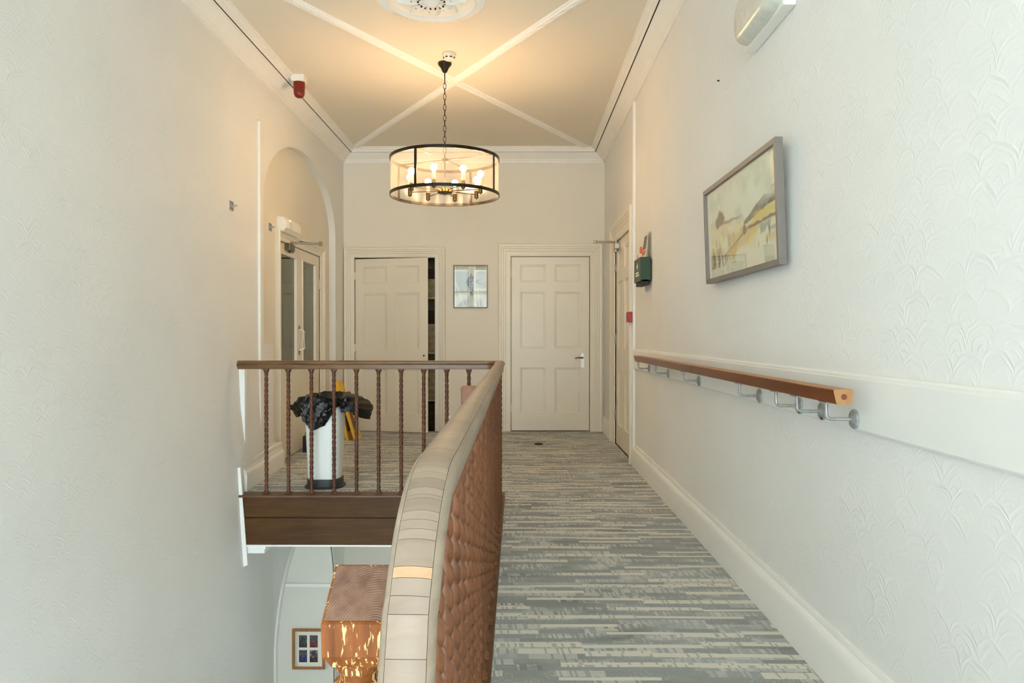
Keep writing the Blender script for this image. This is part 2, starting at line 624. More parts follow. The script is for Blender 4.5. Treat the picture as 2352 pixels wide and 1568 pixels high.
# soffit under the landing
m = MB().box(XL, XR, YF + 0.02, YB, -TH - 0.02, -TH)
struct(m.build('ceiling_hall', M['mould']), 'white soffit under the landing', 'ceiling')
m = MB()
m.box(-0.14, XR, STEP_Y - 0.02, YF + 0.02, -TH - 0.02, -TH)
m.box(-0.14, XR, YR, STEP_Y - 0.02, -0.80, -0.765)
m.box(-0.14, -0.10, YR, STEP_Y + 0.02, -0.80, -0.36)
struct(m.build('ceiling_hall_side', M['mould']), 'white soffit under the corridor', 'ceiling')

# landing edge: nosing and fascia boards (front and side)
le = thing('trim_1', 'dark varnished wooden edge of the landing over the stairwell', 'fascia', (-1.1, YF - 0.03, -TH), kind='structure')
m = MB()
m.box(-1.972, -0.165, YF - 0.07, YF + 0.06, -0.016, 0.0)
m.build('nosing_board', M['nosing'], le, bevel=0.004)
m = MB().box(-0.165, -0.085, STEP_Y, YF + 0.06, -0.016, 0.0)
m.build('nosing_board', M['nosing'], le, bevel=0.004)
YFA = YF - 0.05
bx('fascia_board', M['fascia'], le, -1.965, -0.16, YFA, YF + 0.02, -0.160, -0.017, bevel=0.003)
bx('fascia_board', M['fascia'], le, -1.965, -0.16, YFA + 0.004, YF + 0.02, -0.352, -0.164, bevel=0.003)
bx('fascia_board', M['fascia'], le, -0.16, -0.142, STEP_Y, YF + 0.02, -0.160, -0.017, bevel=0.003)
bx('fascia_board', M['fascia'], le, -0.158, -0.142, STEP_Y, YF + 0.02, -0.352, -0.164, bevel=0.003)
bx('edge_strip', M['trim'], le, -1.96, -0.15, YFA, YF + 0.02, -TH - 0.004, -0.3525)

# ------------------------------------------------------------------ structure: walls
# right wall with a door opening
DR0, DR1, DRZ = 6.62, 7.66, 2.08
m = MB()
m.box(XR, XR + 0.2, YR, -2.1, ZL, ZC)
m.box(XR, XR + 0.2, -0.9, DR0, ZL, ZC)
m.box(XR, XR + 0.2, -2.1, -0.9, ZL, 0.3)
m.box(XR, XR + 0.2, -2.1, -0.9, 2.9, ZC)
m.box(XR, XR + 0.2, DR1, YB + 0.2, ZL, ZC)
m.box(XR, XR + 0.2, DR0, DR1, DRZ, ZC)
m.box(XR, XR + 0.2, DR0, DR1, ZL, 0)
struct(m.build('wall_right', M['paper']), 'white embossed wallpaper wall with the grab rail and picture', 'wall')

# back wall with two door openings
B1 = (-1.905, -0.965, 2.03)
B2 = (-0.073, 0.849, 2.045)
m = MB()
for a0, a1 in ((XL - 0.2, B1[0]), (B1[1], B2[0]), (B2[1], XR + 0.2)):
    m.box(a0, a1, YB, YB + 0.15, 0, ZC)
m.box(B1[0], B1[1], YB, YB + 0.15, B1[2], ZC)
m.box(B2[0], B2[1], YB, YB + 0.15, B2[2], ZC)
m.box(XL - 0.2, XR + 0.2, YB, YB + 0.15, ZL, 0)
struct(m.build('wall_back', M['wall']), 'plain cream wall with two panelled doors at the end', 'wall')

# left wall: arched niche above, open arch below
NY0, NY1, NSZ, NB = 5.90, 8.23, EYE + 1.095, 0.65
AY0, AY1, ASZ, AB = 6.18, 8.10, -1.635, 0.925


def ell(y, y0, y1, zs, b):
    c, a = (y0 + y1) / 2, (y1 - y0) / 2
    t = max(0.0, 1 - ((y - c) / a) ** 2)
    return zs + b * math.sqrt(t)


def arc_pts(y0, y1, zs, b, n=36):
    c, a = (y0 + y1) / 2, (y1 - y0) / 2
    return [(c - a * math.cos(pi * k / n), zs + b * math.sin(pi * k / n)) for k in range(n + 1)]


m = MB()
q = lambda y0, y1, z0, z1: m.add([(XL, y0, z0), (XL, y1, z0), (XL, y1, z1), (XL, y0, z1)], [(0, 1, 2, 3)])
q(YR, NY0, ZL, ZC)
q(NY1, YB, 0, ZC)
up = arc_pts(NY0, NY1, NSZ, NB)
m.grid([[(XL, y, z) for y, z in up], [(XL, y, ZC) for y, z in up]])
prof = [(NY0, 0.0)] + up + [(NY1, 0.0)]
m.grid([[(XL, y, z) for y, z in prof], [(NICHE, y, z) for y, z in prof]])
q(NY0, AY0, ZL, 0)
q(AY1, YB, ZL, 0)
lo = arc_pts(AY0, AY1, ASZ, AB)
m.grid([[(XL, y, z) for y, z in lo], [(XL, y, 0) for y, z in lo]])
wl = struct(m.build('wall_left', M['paper'], recalc=False), 'tall embossed wallpaper wall rising from the stairwell', 'wall')
# niche back panel with the doorway
DL0, DL1, DLZ = 6.49, 7.83, 1.960
m = MB()
m.box(NICHE - 0.1, NICHE, NY0 - 0.1, DL0, 0, ZC - 0.3)
m.box(NICHE - 0.1, NICHE, DL1, NY1 + 0.1, 0, ZC - 0.3)
m.box(NICHE - 0.1, NICHE, DL0, DL1, DLZ, ZC - 0.3)
m.build('niche_panel', M['wall'], wl)
# vaulted passage seen through the lower arch
PX = -5.0
m = MB()
prof = [(AY0, ZL)] + lo + [(AY1, ZL)]
m.grid([[(XL, y, z) for y, z in prof], [(PX, y, z) for y, z in prof]])
m.build('passage_vault', M['lowwall'], wl, smooth=0.5, recalc=False)
m = MB()
m.box(PX - 0.1, PX, AY0 - 0.1, 6.45, ZL, -0.5)
m.box(PX - 0.1, PX, 7.8, AY1 + 0.1, ZL, -0.5)
m.box(PX - 0.1, PX, 6.45, 7.8, ZL, -3.1)
m.box(PX - 0.1, PX, 6.45, 7.8, -1.4, -0.5)
m.build('passage_end', M['lowwall'], wl)
m = MB().box(PX, XL - 0.005, AY1 - 0.018, AY1 + 0.01, ASZ - 0.02, ASZ + 0.018)
m.build('impost_moulding', M['trim'], wl, bevel=0.006)
# bead round the arch edge
bead = [(XL + 0.006, AY0, ZL)] + [(XL + 0.006, y, z) for y, z in lo] + [(XL + 0.006, AY1, ZL)]
m = MB()
m.grid([
    [(XL + 0.014, y + (0.0), z) for x, y, z in bead],
    [(XL + 0.014, 7.14 + (y - 7.14) * 1.06, ASZ + (z - ASZ) * 1.06 if z > ASZ else z) for x, y, z in bead],
    [(XL, 7.14 + (y - 7.14) * 1.066, ASZ + (z - ASZ) * 1.066 if z > ASZ else z) for x, y, z in bead]])
m.build('arch_bead', M['trim'], wl)

# rear wall behind the camera with windows
RW = [(-2.0, -0.5, -1.0, 2.95), (-0.32, 0.92, -0.25, 3.05), (-1.95, -0.55, -3.5, -1.2), (-0.32, 0.92, -3.5, -1.0)]
m = MB()
m.box(XL - 0.2, -2.0, YR - 0.15, YR, ZL, ZC)
m.box(-0.5, -0.32, YR - 0.15, YR, ZL, ZC)
m.box(0.92, XR + 0.2, YR - 0.15, YR, ZL, ZC)
m.box(-2.0, -0.5, YR - 0.15, YR, 2.95, ZC)
m.box(-2.0, -0.5, YR - 0.15, YR, -1.2, -1.0)
m.box(-2.0, -0.5, YR - 0.15, YR, ZL, -3.5)
m.box(-2.0, -1.95, YR - 0.15, YR, -3.5, -1.2)
m.box(-0.55, -0.5, YR - 0.15, YR, -3.5, -1.2)
m.box(-0.32, 0.92, YR - 0.15, YR, 3.05, ZC)
m.box(-0.32, 0.92, YR - 0.15, YR, -1.0, -0.25)
m.box(-0.32, 0.92, YR - 0.15, YR, ZL, -3.5)
struct(m.build('wall_rear', M['wall']), 'window wall behind the viewpoint', 'wall')


def window(name, label, a0, a1, z0, z1, vb, hb, thick, P):
    w = thing(name, label, 'window', P((a0 + a1) / 2, z0, 0), kind='structure')
    m = MB()
    t = 0.05
    Q = lambda a, d, z: P(a, z, d)
    m.box(a0, a0 + t, -0.1, 0.02, z0, z1, P=Q)
    m.box(a1 - t, a1, -0.1, 0.02, z0, z1, P=Q)
    m.box(a0, a1, -0.1, 0.02, z0, z0 + t, P=Q)
    m.box(a0, a1, -0.1, 0.02, z1 - t, z1, P=Q)
    m.build('window_frame', M['trim'], w)
    for a, ww in vb:
        bx('mullion', M['trim'], w, a - ww / 2, a + ww / 2, -0.09, 0.015, z0 + t, z1 - t, P=Q)
    for z, hh in hb:
        bx('glazing_bar', M['trim'], w, a0 + t, a1 - t, -0.08, 0.012, z - hh / 2, z + hh / 2, P=Q)
    bx('pane', M['glass'], w, a0 + t, a1 - t, -0.05, -0.045, z0 + t, z1 - t, P=Q)
    return w


on_rear = lambda a, z, d: (a, YR + d, z)
on_pass = lambda a, z, d: (PX + d, a, z)
window('window_1', 'tall white mullioned stair window behind the viewpoint', *RW[0], [(-1.25, 0.16)], [(2.28, 0.07), (1.3, 0.05), (0.35, 0.05)], .05, on_rear)
window('added_window_2', 'white sash window added at the corridor end for light', *RW[1], [(0.3, 0.05)], [(1.65, 0.07)], .05, on_rear)  # unseen window added to brighten the left wall
window('added_window_3', 'white window added to light the hall below', *RW[2], [(-1.25, 0.05)], [(-2.3, 0.05)], .05, on_rear)  # unseen, put in because the lower level needed light
window('added_window_5', 'white window added to light the hall under the corridor', *RW[3], [(0.3, 0.05)], [(-2.3, 0.05)], .05, on_rear)  # unseen, added so daylight reaches the lower left wall
window('added_window_6', 'white side window added behind the viewpoint to light the left wall', -2.1, -0.9, 0.3, 2.9, [(-1.5, 0.05)], [(1.6, 0.06)], .05, on_right)  # invented side opening, there to lift the left wall's brightness
window('window_4', 'white window at the end of the vaulted passage', 6.45, 7.8, -3.1, -1.4, [(7.12, 0.05)], [(-2.2, 0.05)], .05, on_pass)

m = MB().box(XL - 0.2, XR + 0.2, YR - 0.15, YB + 0.15, ZC, ZC + 0.1)
ce = struct(m.build('ceiling', M['ceil']), 'cream plaster ceiling with crossed moulded ribs', 'ceiling')

# ------------------------------------------------------------------ cornices
CP = [(0.0, 0.155), (0.016, 0.155), (0.018, 0.138), (0.030, 0.132), (0.034, 0.118), (0.040, 0.112),
      (0.062, 0.098), (0.090, 0.070), (0.104, 0.062), (0.112, 0.060), (0.116, 0.054)]
CP2 = [(0.124, 0.054), (0.130, 0.050), (0.136, 0.030), (0.150, 0.026), (0.156, 0.012), (0.172, 0.010), (0.175, 0.0)]


def cornice(name, label, P, a0, a1, m0, m1):
    r = thing(name, label, 'cornice', P((a0 + a1) / 2, ZC - 0.155, 0), kind='structure')
    for part, pr in (('cove', CP), ('ceiling_fillet', CP2)):
        m = MB()
        m.grid([[P(a0 + m0 * u, ZC - v, u) for u, v in pr], [P(a1 - m1 * u, ZC - v, u) for u, v in pr]])
        m.build(part, M['mould'], r, smooth=0.4, recalc=False)
    m = MB()
    pr = [(0.116, 0.054), (0.116, 0.030), (0.125, 0.030), (0.125, 0.054)]
    m.grid([[P(a0 + m0 * u, ZC - v, u) for u, v in pr], [P(a1 - m1 * u, ZC - v, u) for u, v in pr]])
    m.build('crack', M['gap'], r, recalc=False)
    return r


cornice('trim_2', 'plaster cornice along the top of the stairwell wall', on_left, YR, YB, 0, 1)
cornice('trim_3', 'plaster cornice along the top of the grab rail wall', on_right, YR, YB, 0, 1)
cornice('trim_4', 'plaster cornice above the two panelled doors', on_back, XL, XR, 1, 1)

# crossed ceiling ribs
RP = [(-0.046, 0), (-0.042, 0.008), (-0.030, 0.012), (-0.026, 0.020), (0, 0.026), (0.026, 0.020), (0.030, 0.012), (0.042, 0.008), (0.046, 0)]


def ribmat():
    t = NT('rope_carved_plaster')
    wv = t.n('ShaderNodeTexWave')
    t.put(wv.inputs['Vector'], t.pos())
    wv.inputs['Scale'].default_value = 14.0
    wv.inputs['Distortion'].default_value = 0.4
    wv.bands_direction = 'DIAGONAL'
    t.bump(wv.outputs[0], 0.5, 0.006)
    return t.fin(lin((238, 235, 228)), 0.55, 0, 0.3)


M['rib'] = ribmat()
rb = thing('trim_5', 'crossed carved plaster ribs on the ceiling', 'moulding', (-0.55, 6.33, ZC - 0.03), kind='structure')


def rib(p0, p1):
    a, b = Vector((*p0, ZC)), Vector((*p1, ZC))
    t = (b - a).normalized()
    s = t.cross(Vector((0, 0, 1)))
    m = MB()
    m.grid([[a + s * u - Vector((0, 0, v)) for u, v in RP], [b + s * u - Vector((0, 0, v)) for u, v in RP]])
    m.build('rib', M['rib'], rb, smooth=0.4, recalc=False)


rib((-1.84, 8.43), (0.83, 4.07))
rib((0.76, 8.43), (-1.86, 4.10))
rib((0.83, 4.07), (-1.84, -0.3))
rib((-1.86, 4.10), (0.83, -0.3))

# ceiling rose
RX, RY, RR = -0.552, 4.745, 0.356
rose = thing('trim_6', 'round white plaster ceiling rose with reeded rim and pierced leaf centre', 'ceiling rose', (RX, RY, ZC - 0.05), kind='structure')
m = MB().lathe([(RR, 0), (RR, -0.006), (RR - 0.012, -0.012), (RR - 0.018, -0.012)], (RX, RY, ZC), 72)
m.build('rim', M['mould'], rose, smooth=0.5)
m = MB()
for k in range(90):
    a = 2 * pi * k / 90
    c, s_ = math.cos(a + 0.02), math.sin(a + 0.02)
    c2, s2 = math.cos(a + 0.075), math.sin(a + 0.075)
    m.tube([(RX + c * (RR - 0.012), RY + s_ * (RR - 0.012), ZC - 0.010), (RX + c2 * (RR - 0.066), RY + s2 * (RR - 0.066), ZC - 0.022)], 0.009, 5)
o = m.build('reeding', M['mould'], rose, smooth=True)
o['kind'] = 'stuff'
m = MB().lathe([(RR - 0.064, 0), (RR - 0.064, -0.030), (RR - 0.078, -0.034), (RR - 0.090, -0.026), (RR - 0.10, -0.014), (RR - 0.14, -0.012),
                (RR - 0.16, -0.02), (RR - 0.175, -0.014), (0.0, -0.014)], (RX, RY, ZC), 72)
m.build('dish', M['mould'], rose, smooth=0.5)
for k in range(8):
    a = -pi / 2 + 2 * pi * k / 8
    m = MB()
    rows = []
    for i in range(9):
        t = i / 8
        r = 0.05 + 0.175 * t
        wdt = 0.052 * math.sin(pi * min(1, t * 0.92 + 0.08)) * (1 + 0.25 * math.cos(t * 17)) + 0.002
        h = 0.016 + 0.02 * math.sin(pi * t)
        rows.append([(RX + r * math.cos(a) - math.sin(a) * u * wdt, RY + r * math.sin(a) + math.cos(a) * u * wdt,
                      ZC - 0.012 - h * (1 - u * u)) for u in (-1, -0.6, -0.2, 0, 0.2, 0.6, 1)])
    m.grid(rows)
    m.build('acanthus_leaf', M['mould'], rose, smooth=True, recalc=False)
for k in range(8):
    for da, r, ww in ((-0.17, 0.086, 0.007), (0.17, 0.086, 0.007), (-0.2, 0.128, 0.006), (0.2, 0.128, 0.006)):
        a = -pi / 2 + 2 * pi * k / 8 + da
        c = (RX + r * math.cos(a), RY + r * math.sin(a), ZC - 0.012)
        MB().lathe([(ww, 0), (ww, -0.026), (0, -0.0265)], c, 8).build('pierced_hole', M['gap'], rose)
MB().lathe([(0.055, 0), (0.055, -0.03), (0.03, -0.05), (0, -0.055)], (RX, RY, ZC), 20).build('boss', M['mould'], rose, smooth=True)

# ------------------------------------------------------------------ skirting boards
SK = [(0.0, 0.225), (0.008, 0.225), (0.012, 0.212), (0.012, 0.200), (0.022, 0.185), (0.026, 0.175), (0.030, 0.150), (0.030, 0.0)]


def skirting(name, label, P, segs, z0=0.0, prof=SK):
    r = thing(name, label, 'baseboard', P((segs[0][0] + segs[0][1]) / 2, z0, 0), kind='structure')
    for a0, a1 in segs:
        m = MB()
        e0, e1 = [P(a0, z0 + z, d) for d, z in prof], [P(a1, z0 + z, d) for d, z in prof]
        m.grid([e0, e1])
        m.add(e0 + [P(a0, z0, 0)], [tuple(range(len(prof) + 1))])
        m.add(e1 + [P(a1, z0, 0)], [tuple(range(len(prof) + 1))])
        m.build('skirting_board', M['trim'], r, smooth=0.5, recalc=False)
    return r


SK2 = [(d, z * 0.8) for d, z in SK]
skirting('baseboard_right', 'moulded white skirting board under the grab rail wall', on_right, [(STEP_Y, 6.40), (7.98, YB)], prof=SK2)
skirting('baseboard_back', 'low white skirting between the two end doors', on_back, [(-0.83, -0.22)], prof=SK2)


def on_wedge(a, z, d):                       # furred-out strip of wall beside the balustrade
    t = (a - 5.24) / (6.3 - 5.24)
    return (-1.968 - 0.065 * t + d, a, z)


skirting('baseboard_left', 'white skirting beside the stairwell end of the landing', on_wedge, [(5.26, 6.32)], prof=[(d, z * 0.72) for d, z in SK])
# dado strip above the left skirting
WS = ((-0.07, 0.205), (0.0, 0.205), (0.006, 0.2), (0.006, 0.172), (0.0, 0.168), (0.0, 0.15))
m = MB()
m.grid([[on_wedge(5.26, z, d) for d, z in WS],
        [on_wedge(6.32, z, d) for d, z in WS]])
struct(m.build('trim_7', M['trim'], recalc=False), 'flat white strip above the landing skirting', 'trim')

# wall board behind the grab rail
m = MB()
pr = [(0.0, 1.004), (0.010, 1.004), (0.016, 0.998), (0.016, 0.992), (0.020, 0.988), (0.020, 0.844), (0.016, 0.838), (0.0, 0.838)]
m.grid([[on_right(STEP_Y - 0.6, z, d) for d, z in pr], [on_right(6.40, z, d) for d, z in pr]])
m.add([on_right(6.40, z, d) for d, z in pr], [tuple(range(len(pr)))])
struct(m.build('trim_8', M['trim'], recalc=False), 'wide flat white board behind the grab rail', 'trim')


# ------------------------------------------------------------------ doors
ARC = [(0.0, 0.0), (0.0, 0.012), (0.010, 0.018), (0.050, 0.018), (0.056, 0.024), (0.072, 0.024), (0.078, 0.032), (0.092, 0.032),
       (0.098, 0.040), (0.118, 0.042), (0.128, 0.034), (0.130, 0.0)]


def architrave(parent, P, a0, a1, zt, width=0.13, prof=ARC, name='architrave'):
    k = width / 0.13
    m = MB()
    rows = []
    for u, d in prof:
        u = u * k
        rows.append([P(a0 - u, 0, d), P(a0 - u, zt + u, d), P(a1 + u, zt + u, d), P(a1 + u, 0, d)])
    m.grid(rows)
    return m.build(name, M['trim2'], parent, recalc=False)


def jamb(parent, P, a0, a1, zt, depth):
    m = MB()
    m.grid([[P(a0, 0, 0.001), P(a0, zt, 0.001), P(a1, zt, 0.001), P(a1, 0, 0.001)],
            [P(a0, 0, -depth), P(a0, zt, -depth), P(a1, zt, -depth), P(a1, 0, -depth)]])
    return m.build('jamb', M['trim2'], parent, recalc=False)


COLS = ((0.1125, 0.441), (0.557, 0.882))
ROWS = ((0.10, 0.363), (0.475, 0.80), (0.855, 0.956))


def panel_door(parent, P, a0, a1, z0, z1, d0, d1):
    """six panels: framework plus separate bevelled panels"""
    W, H = a1 - a0, z1 - z0
    A = lambda u: a0 + u * W
    Z = lambda v: z0 + v * H
    Q = lambda a, d, z: P(a, z, d)
    m = MB()
    us = [0, COLS[0][0], COLS[0][1], COLS[1][0], COLS[1][1], 1]
    m.box(A(0), A(us[1]), d0, d1, z0, z1, P=Q)
    m.box(A(us[4]), A(1), d0, d1, z0, z1, P=Q)
    zz = [0] + [v for r in ROWS for v in r] + [1]
    for i in range(0, 8, 2):
        m.box(A(us[1]), A(us[4]), d0, d1, Z(zz[i]), Z(zz[i + 1]), P=Q)
    for r in ROWS:
        m.box(A(us[2]), A(us[3]), d0, d1, Z(r[0]), Z(r[1]), P=Q)
    lf = m.build('leaf', M['trim2'], parent)
    for r in ROWS:
        for c in COLS:
            m = MB()
            rows = []
            for u, d in ((0, 0), (0.004, -0.008), (0.016, -0.009), (0.022, -0.016)):
                rows.append([P(A(c[0]) + u, Z(r[0]) + u, d1 + d), P(A(c[1]) - u, Z(r[0]) + u, d1 + d),
                             P(A(c[1]) - u, Z(r[1]) - u, d1 + d), P(A(c[0]) + u, Z(r[1]) - u, d1 + d)])
            m.grid(rows, closed_u=True)
            n = len(m.v)
            m.f.append((n - 4, n - 3, n - 2, n - 1))
            m.add([P(A(c[i]), Z(r[j]), d0 + 0.006) for i, j in ((0, 0), (1, 0), (1, 1), (0, 1))], [(0, 1, 2, 3)])
            m.build('panel', M['trim2'], lf, recalc=False)
    return lf


def hinges(parent, P, a, zs, mat, d=0.0, r=0.008):
    for z in zs:
        m = MB()
        m.box(a - 0.014, a + 0.014, d - 0.002, d + 0.003, z - 0.045, z + 0.045, P=lambda x, y, w: P(x, w, y))
        for k in range(5):
            c = P(a, z - 0.045 + 0.018 * k, d + 0.006)
            m.lathe([(r, 0.001), (r, 0.017)], c, 8)
        m.build('hinge', mat, parent)


def lever(parent, P, a, z, d, direction=-1):
    m = MB()
    pl = []
    for k in range(24):
        t = 2 * pi * k / 24
        ca, sa = math.cos(t), math.sin(t)
        pl.append((a + 0.021 * math.copysign(abs(ca) ** 0.45, ca), z - 0.033 + 0.085 * math.copysign(abs(sa) ** 0.3, sa)))
    m.prism(pl, d, d + 0.009, lambda u, v, e: P(u, v, e))
    hp = m.build('handle_plate', M['chrome'], parent)
    m = MB()
    m.tube([P(a, z, d), P(a, z, d + 0.045)], 0.010, 10)
    m.tube([P(a, z, d + 0.045), P(a + direction * 0.03, z + 0.002, d + 0.05), P(a + direction * 0.06, z + 0.003, d + 0.05),
            P(a + direction * 0.092, z - 0.004, d + 0.047)], [0.010, 0.009, 0.008, 0.008], 10)
    m.build('lever', M['dmetal'], hp, smooth=True)


# door 2: closed door
d2 = thing('door_2', 'closed white six-panel door with lever handle', 'door', (0.39, YB, 0), kind='structure')
architrave(d2, on_back, B2[0], B2[1], B2[2], 0.15)
jamb(d2, on_back, B2[0], B2[1], B2[2], 0.15)
panel_door(d2, on_back, B2[0] + 0.005, B2[1] - 0.006, 0.008, B2[2] - 0.006, -0.045, -0.004)
hinges(d2, on_back, B2[0] + 0.003, (0.27, 1.84), M['trim2'], -0.002)
lever(d2, on_back, 0.765, 0.86, -0.004)
bx('light_block_board', M['gap'], d2, B2[0] - 0.05, B2[1] + 0.05, YB + 0.15, YB + 0.17, 0, B2[2] + 0.05)  # added board, keeps outside light from leaking round the door
bx('threshold_shade', M['black'], d2, B2[0], B2[1], YB + 0.004, YB + 0.12, 0.0005, 0.004)  # black strip laid in for the shade under the closed door

# door 1: ajar
d1 = thing('door_1', 'white six-panel door standing ajar with a dark gap', 'door', (-1.43, YB, 0), kind='structure')
architrave(d1, on_back, B1[0], B1[1], B1[2], 0.125)
jamb(d1, on_back, B1[0], B1[1], B1[2], 0.15)
ang = math.radians(12.0)


def on_ajar(a, z, d):
    # a measured from the hinge along the leaf, d out of its face
    x = B1[0] + 0.006 + a * math.cos(ang) + d * math.sin(ang)
    y = YB + 0.001 - a * math.sin(ang) - d * math.cos(ang)
    return (x, y, z)


panel_door(d1, on_ajar, 0.0, 0.895, 0.006, B1[2] - 0.016, -0.042, -0.001)
hinges(d1, on_back, B1[0] + 0.004, (0.25, 0.98, 1.82), M['trim2'], 0.0)
m = MB().lathe([(0.004, 0), (0.010, 0.008), (0.010, 0.016), (0, 0.02)], on_ajar(0.845, 0.89, 0.0), 10, 'y')
for v in m.v:
    v.y = 2 * on_ajar(0.845, 0.89, 0)[1] - v.y
m.build('latch_hole', M['black'], d1)

# cupboard behind the ajar door
m = MB()
cb = (B1[0] - 0.1, B1[1] + 0.1, YB + 0.15, YB + 0.75, -0.01, 2.4)
vs = [(x, y, z) for z in cb[4:] for y in cb[2:4] for x in cb[:2]]
m.add(vs, [(0, 1, 3, 2), (4, 6, 7, 5), (2, 3, 7, 6), (0, 2, 6, 4), (1, 5, 7, 3)])
cup = struct(m.build('cupboard_lining', M['lobby'], recalc=False), 'inside of the cupboard behind the ajar door', 'cupboard')
for z in (0.35, 0.92, 1.58):
    bx('shelf', M['lobby'], cup, cb[0], cb[1], YB + 0.2, YB + 0.75, z - 0.02, z)
LN = [('beige folded blanket on the middle cupboard shelf', 0.92, 0.34, 'linen1', 0), ('dark folded blanket on the beige blanket in the cupboard', 1.26, 0.16, 'linen2', 1),
      ('beige folded blanket on the top cupboard shelf', 1.58, 0.22, 'linen1', 0), ('dark folded blanket on the beige one near the cupboard ceiling', 1.80, 0.12, 'linen2', 1),
      ('beige bundle on the bottom cupboard shelf', 0.35, 0.4, 'linen1', 0), ('dark bag on the cupboard floor', 0.0, 0.3, 'linen2', 1)]
for lab, z, h, mt, k in LN:
    m = MB()
    rows = []
    nn = max(2, int(h / 0.08))
    for i in range(nn * 6 + 1):
        t = i / (nn * 6)
        wv = 0.012 * abs(math.sin(pi * t * nn))
        sx, sy = 0.30 + wv, 0.22 + wv
        row = []
        for j in range(20):
            a = 2 * pi * j / 20
            ca, sa = math.cos(a), math.sin(a)
            row.append((-1.16 + sx * math.copysign(abs(ca) ** .4, ca), YB + 0.45 + sy * math.copysign(abs(sa) ** .4, sa), z + 0.001 + h * t))
        rows.append(row)
    m.grid(rows, closed_u=True)
    m.f.append(tuple(range(20)))
    n = len(m.v)
    m.f.append(tuple(range(n - 20, n)))
    tag(m.build('folded_blanket', M[mt], smooth=True), lab, 'blanket', 'linen in the cupboard')

# door 3: in the right wall
d3 = thing('door_3', 'white panelled door in the side wall with a door closer arm', 'door', (XR, 7.1, 0), kind='structure')
architrave(d3, on_right, DR0, DR1, DRZ, 0.19)
jamb(d3, on_right, DR0, DR1, DRZ, 0.2)
panel_door(d3, on_right, DR0 + 0.004, DR1 - 0.006, 0.006, DRZ - 0.006, -0.05, -0.008)
bx('light_block_board', M['gap'], d3, XR + 0.2, XR + 0.22, DR0 - 0.05, DR1 + 0.05, 0, DRZ + 0.05)  # unseen board added to shut out light behind the side door
hinges(d3, on_right, DR1 - 0.004, (0.30, 1.085, 1.82), M['galv'], -0.004)
bx('finger_plate', M['whitep'], d3, 6.78, 6.86, -0.008, -0.003, 1.02, 1.28, P=lambda a, d, z: on_right(a, z, d), bevel=0.002)


def closer(parent, P, a, z, d, arm_a, arm_d, mat, mat2):
    m = MB()
    m.box(a - 0.14, a + 0.02, d, d + 0.05, z - 0.03, z + 0.03, P=lambda u, w, h: P(u, h, w))
    b = m.build('door_closer', mat, parent, bevel=0.008)
    m = MB()
    c = P(a - 0.02, z, d + 0.025)
    m.lathe([(0.022, -0.045), (0.022, -0.03), (0.016, 0.03), (0.016, 0.06)], c, 12)
    m.build('pinion', mat2, b, smooth=0.6)
    e = P(arm_a, z + 0.05, arm_d)
    p0 = P(a - 0.02, z + 0.05, d + 0.025)
    m = MB()
    dirv = (Vector(e) - Vector(p0)).normalized()
    sd = dirv.cross(Vector((0, 0, 1)))
    vs = []
    for p in (Vector(p0), Vector(e)):
        for s1, s2 in ((-1, -1), (1, -1), (1, 1), (-1, 1)):
            vs.append(p + sd * 0.012 * s1 + Vector((0, 0, 0.010 * s2)))
    m.add(vs, [(0, 1, 2, 3), (4, 5, 6, 7), (0, 1, 5, 4), (1, 2, 6, 5), (2, 3, 7, 6), (3, 0, 4, 7)])
    m.lathe([(0.014, -0.018), (0.014, 0.018)], e, 10)
    m.build('arm', mat2, b)
    m = MB()
    m.tube([Vector(e) + Vector((0, 0, -0.004)), P(a + 0.16 if arm_a > a - 0.5 else a, z + 0.085, 0.045)], 0.006, 6)
    m.build('forearm', mat2, b)


closer(d3, on_right, 7.50, 2.015, -0.008, 7.44, 0.235, M['chrome'], M['chrome'])

# door 4: glazed double doors in the niche
d4 = thing('door_4', 'pair of narrow glazed white doors in the arched niche', 'door', (NICHE, 7.16, 0), kind='structure')
architrave(d4, on_niche, DL0, DL1, DLZ, 0.095)
jamb(d4, on_niche, DL0, DL1, DLZ, 0.1)
mid = 7.155
for k, (a0, a1, g0, g1) in enumerate(((DL0 + 0.004, mid - 0.002, 6.54, 7.01), (mid + 0.002, DL1 - 0.004, 7.215, 7.67))):
    m = MB()
    Q = lambda a, d, z: on_niche(a, z, d)
    d0_, d1_ = -0.045, -0.004
    zb, zt = 0.84, 1.855
    m.box(a0, g0, d0_, d1_, 0.008, DLZ - 0.006, P=Q)
    m.box(g1, a1, d0_, d1_, 0.008, DLZ - 0.006, P=Q)
    m.box(g0, g1, d0_, d1_, 0.008, zb, P=Q)
    m.box(g0, g1, d0_, d1_, zt, DLZ - 0.006, P=Q)
    lf = m.build('leaf', M['trim2'], d4)
    m = MB()
    rows = []
    for u, d in ((0.0, -0.004), (0.004, 0.004), (0.012, 0.004), (0.016, -0.022)):
        rows.append([on_niche(g0 + u - .008, zb + u - .008, d), on_niche(g1 - u + .008, zb + u - .008, d), on_niche(g1 - u + .008, zt - u + .008, d), on_niche(g0 + u - .008, zt - u + .008, d)])
    m.grid(rows, closed_u=True)
    m.build('glazing_bead', M['trim2'], lf, recalc=False)
    bx('pane', M['dglass'], lf, g0, g1, -0.026, -0.020, zb, zt, P=Q)
hinges(d4, on_niche, DL0 + 0.004, (0.32, 1.70), M['trim2'], 0.0)
hinges(d4, on_niche, DL1 - 0.004, (0.32, 1.66), M['trim2'], 0.0)
m = MB()
m.tube([on_niche(7.10, 1.175, 0.0), on_niche(7.10, 1.17, 0.035), on_niche(7.10, 1.15, 0.045), on_niche(7.10, 1.0, 0.045), on_niche(7.10, 0.985, 0.035), on_niche(7.10, 0.98, 0.0)], 0.009, 8)
m.build('pull_handle', M['whitep'], d4, smooth=True)
